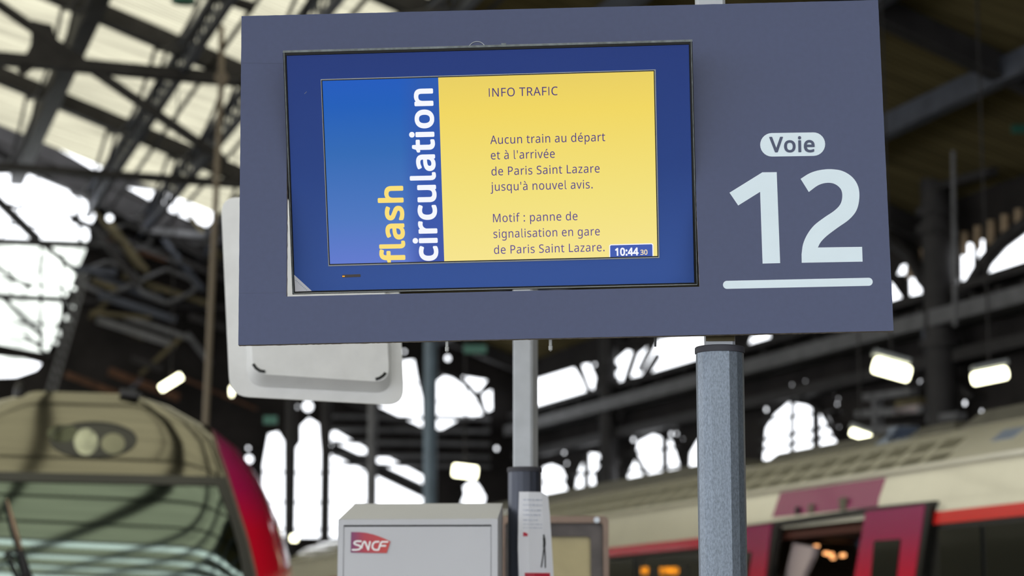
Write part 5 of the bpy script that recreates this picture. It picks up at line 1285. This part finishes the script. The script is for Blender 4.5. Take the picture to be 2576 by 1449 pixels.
# pole, post, cable ties
zc_ = at(1814, 867, py_ - .05).z
round_pole(px_ - .003, py_, 0, zc_, .0502, 'galv', sign)
sp = square_post(at(1812, 860, py_).x, py_, zc_ - .1, 3.1, .062, R(-2), sign, dx=at(1785, 100, py_).x - at(1812, 860, py_).x)
m = MB(); q0 = at(1812, 851, py_ - .032); m.beam(q0 - Vector((.03, 0, 0)), q0 + Vector((.03, 0, 0)), .004, .012, up=Z); m.build('post_tape', M['olive'], sign)
for x0, y0, y1 in ((1124.5, 856, 887), (1385, 850, 884)):
    m = MB()
    A, B = at(x0, y0, 4.515), at(x0, y1, 4.515)
    m.tube([A + Z * .01, B + Z * .012], .0036, 8)
    m.tube([B + Z * .012, B + Z * .011, B + Z * .003, B], [.0036, .0046, .0044, .0012], 8)
    m.build('cable_tie', M['clear'], sign, smooth='auto')
m = MB(); m.tube([at(1648.5, 846, 4.51) + Z * .008, at(1648.5, 872, 4.51)], [.0028, .0024], 8); m.build('cable_tie', M['black'], sign, smooth='auto')
# hangers behind the screen and back rails of the panel
for zz in (.30, -.32):
    m = MB(); m.box(-.62, .62, .017, .045, zz - .012, zz + .012); frame_build(m, 'support_rail', M['post'], sign, RP, OP)

# ================================================================== the screen
RT, OT = rot(-2.6014, 17.5368, -.935), Vector((-.04599, 4.50584, 2.57124))
NT = RT @ Vector((0, 1, 0))
def tl2(px, py):
    p = RT.transposed() @ (on_plane(px, py, OT, NT) - OT)
    return p.x, p.z
scr = empty('information_screen', OT, 'tilted information screen showing a yellow message, set in the blue sign', 'screen', rot=RT)
def tb(mb, name, m_, par=None, **k): return frame_build(mb, name, m_, par or scr, RT, OT, **k)
OC = [tl2(*p) for p in ((712, 128.5), (1741.5, 100.5), (1756.5, 718), (736, 740.5))]
FC = [tl2(*p) for p in ((719.5, 139), (1734, 111), (1747.5, 712), (741, 734))]
SCN = [tl2(*p) for p in ((808, 201), (1647, 176.5), (1656.5, 646.5), (827.5, 667))]
LIP = [tl2(*p) for p in ((806.8, 199.2), (1649.4, 174.6), (1658.8, 648.8), (826.2, 669.6))]
def inset(P, d):
    cx2 = sum(p[0] for p in P) / 4; cz2 = sum(p[1] for p in P) / 4
    return [(p[0] - math.copysign(d, p[0] - cx2), p[1] - math.copysign(d, p[1] - cz2)) for p in P]
m = MB(); m.sheet([OC, FC], p3(-.002), .012, I3); tb(m, 'frame', M['black'], bevel=.0012)
m = MB()
for a, b in ((OC[0], OC[1]),):
    m.beam(Vector((a[0], .0, a[1] - .0012)), Vector((b[0], .0, b[1] - .0012)), .0066, .0042)
tb(m, 'dusty_edge', M['dusty'])
for a, b in ((OC[0], OC[3]), (OC[3], OC[2]), (OC[1], OC[2])):
    ia, ib_ = Vector((a[0] * .9945, -.0026, a[1] * .991)), Vector((b[0] * .9945, -.0026, b[1] * .991))
    m = MB(); m.tube([ia, ib_], .0009, 6); tb(m, 'frame_highlight', M['silver'] if a is OC[3] else M['dusty'])
BK = inset(OC, .006)
m = MB()
k0 = [Vector((p[0], .009, p[1])) for p in BK]; k1 = [Vector((p[0] * .9, .085, p[1] * .8)) for p in BK]
m.add(k0 + k1, [(0, 1, 2, 3), (4, 7, 6, 5), (0, 4, 5, 1), (1, 5, 6, 2), (2, 6, 7, 3), (3, 7, 4, 0)]); tb(m, 'housing', M['black'])
m = MB(); m.sheet([inset(FC, -.001), LIP], p3(.0), .006, I3); bez = tb(m, 'bezel', M['bezel'])
m = MB(); m.sheet([LIP, inset(SCN, .0003)], p3(-.0012), .005, I3); tb(m, 'screen_lip', M['silver'])
m = MB(); m.sheet([inset(SCN, .0003), inset(SCN, .0022)], p3(-.0002), .003, I3); tb(m, 'screen_gasket', M['black'])

def screen_mat(name, stops, x_stops=None, strength=1.0):
    m_ = ramp_mat(name, 2, -.2, .2, stops, .35, emit=strength, spec=.35)
    return m_
sb = screen_mat('screen_blue_fade', [(0, (98, 122, 206)), (.25, (76, 118, 192)), (.6, (46, 104, 180)), (.85, (24, 92, 184)), (1, (24, 88, 188))])
sb2 = screen_mat('screen_blue_column', [(0, (62, 84, 166)), (.5, (56, 96, 172)), (1, (34, 88, 176))])
sy = screen_mat('screen_yellow_fade', [(0, (246, 228, 142)), (.35, (242, 224, 124)), (.8, (240, 214, 96)), (1, (232, 206, 96))])
sw = screen_mat('screen_white', [(0, (244, 246, 255)), (1, (244, 246, 255))])
syl = screen_mat('screen_yellow_text', [(0, (250, 222, 120)), (1, (250, 222, 120))])
sp_ = screen_mat('screen_purple_text', [(0, (92, 74, 148)), (1, (64, 48, 120))])
sbx = screen_mat('screen_clock_blue', [(0, (66, 92, 176)), (1, (66, 92, 176))])
ssec = screen_mat('screen_clock_seconds', [(0, (248, 226, 180)), (1, (248, 226, 180))])
xa_t, xb_t = tl2(1102, 190), tl2(1117.5, 660)
xc_t, xd_t = tl2(1026, 190), tl2(1046, 661)
S0, S1, S2, S3 = SCN
top = lambda x: S0[1] + (S1[1] - S0[1]) * (x - S0[0]) / (S1[0] - S0[0])
bot = lambda x: S3[1] + (S2[1] - S3[1]) * (x - S3[0]) / (S2[0] - S3[0])
def quad(xt0, xt1, xb0, xb1): return [(xt0, top(xt0)), (xt1, top(xt1)), (xb1, bot(xb1)), (xb0, bot(xb0))]
nt = sb.node_tree
tc_ = [n for n in nt.nodes if n.type == 'SEPXYZ'][0]
mr1 = [n for n in nt.nodes if n.type == 'MAP_RANGE'][0]
cr1 = [n for n in nt.nodes if n.type == 'VALTORGB'][0]
cr2 = nt.nodes.new('ShaderNodeValToRGB')
cr2.color_ramp.elements[0].color = lin((62, 84, 166)); cr2.color_ramp.elements[1].color = lin((34, 88, 176))
xr_ = nt.nodes.new('ShaderNodeMapRange')
xr_.inputs['From Min'].default_value = xc_t[0] - .022; xr_.inputs['From Max'].default_value = xc_t[0] + .022
mxr = nt.nodes.new('ShaderNodeMix'); mxr.data_type = 'RGBA'
nt.links.new(mr1.outputs[0], cr2.inputs[0]); nt.links.new(tc_.outputs[0], xr_.inputs[0])
nt.links.new(xr_.outputs[0], mxr.inputs['Factor'])
nt.links.new(cr1.outputs[0], mxr.inputs[6]); nt.links.new(cr2.outputs[0], mxr.inputs[7])
nt.links.new(mxr.outputs[2], nt.nodes['Principled BSDF'].inputs['Emission Color'])
m = MB().sheet([quad(S0[0], xa_t[0], S3[0], xb_t[0])], p3(.0015), .002, I3); tb(m, 'display_area', sb)
m = MB().sheet([quad(xa_t[0], S1[0], xb_t[0], S2[0])], p3(.0015), .002, I3); tb(m, 'display_area', sy)
T3 = p3(.0009)
def line(s, a, b, cap_px, mt, bold=0., track=0, nm='lettering'):
    A, B = tl2(*a), tl2(*b)
    m_ = MB()
    write(m_, s, T3, A[0], A[1], B[0], B[1], cap_px / 1199.0, bold, track)
    return tb(m_, nm, mt)
for s, a, b in (("INFO TRAFIC", (1230, 243.5), (1403, 239.3)), ("Aucun train au départ", (1233.4, 362.6), (1522.5, 355)), ("et à l'arrivée", (1235, 401.3), (1395.7, 397)),
                ("de Paris Saint Lazare", (1236.5, 441.7), (1508.6, 434)), ("jusqu'à nouvel avis.", (1234, 480.5), (1491, 474)), ("Motif : panne de", (1240.5, 559.4), (1453, 553.8)),
                ("signalisation en gare", (1241.5, 599), (1509, 592)), ("de Paris Saint Lazare.", (1243, 639), (1521, 632))):
    line(s, a, b, 21.2, sp_, bold=1.5, track=28)
line('flash', (1017.5, 661.5), (1011.5, 467.5), 57, syl, bold=26, track=26)
line('circulation', (1100, 656), (1086.5, 222.5), 57, sw, bold=26, track=24)
# clock box
cbx = [tl2(*p) for p in ((1532.5, 618), (1536, 615), (1640, 612.2), (1643.5, 615), (1644, 647.2), (1533, 649.8))]
cbi = [tl2(*p) for p in ((1534.8, 619.5), (1537, 617.3), (1639, 614.6), (1641, 617), (1641.6, 647.3), (1535.2, 649.8))]
m = MB().sheet([cbx], p3(.0011)); tb(m, 'clock_border', sw)
m = MB().sheet([cbi], p3(.0009)); tb(m, 'clock_field', sbx)
T3 = p3(.0005)
line('10:44', (1547.5, 642.8), (1606.6, 641.6), 18.2, sw, bold=34, track=14)
line('30', (1611, 640.8), (1629, 640.3), 12.2, ssec, bold=20, track=10)
# corner sticker, sensor slot, bracket tab
m = MB().sheet([[tl2(*p) for p in ((740, 691), (784.5, 732), (742.3, 733.6))]], p3(-.0006)); stk = tb(m, 'corner_sticker', M['paper'])
m = MB()
for i in range(9):
    t0, t1 = i / 9 + .02, i / 9 + .075
    a = [744 + 30 * t0, 703 + 27 * t0]; b = [744 + 30 * t1, 703 + 27 * t1]
    m.add([p3(-.0009)(*tl2(x, y)) for x, y in ((a[0], a[1]), (b[0], b[1]), (b[0] - 1.6, b[1] + 2.0), (a[0] - 1.6, a[1] + 2.0))], [(0, 1, 2, 3)])
tb(m, 'faint_print', M['faint'], stk)
m = MB().sheet([[tl2(*p) for p in ((860.5, 691.5), (906.5, 689.5), (907, 696.5), (861, 698))]], p3(-.0005), .001, I3); slot = tb(m, 'sensor_slot', M['bronze'])
m = MB()
for x in (862.8, 866):
    c_ = tl2(x, 695); m.tube([Vector((c_[0], -.0012, c_[1])), Vector((c_[0], -.0004, c_[1]))], .0012, 8)
tb(m, 'indicator_light', M['amber'], slot)
c_ = tl2(1267, 110.5)
m = MB(); m.box(c_[0] - .005, c_[0] + .005, -.002, .006, c_[1] - .003, c_[1] + .0015); tb(m, 'bracket_tab', M['dusty'])
m = MB()
for a, b in (((766, 236), (771.5, 230.5)),):
    A, B = tl2(*a), tl2(*b)
    m.tube([Vector((A[0], -.0003, A[1])), Vector((B[0], -.0003, B[1]))], .0005, 4)
tb(m, 'scratch', M['silver'])
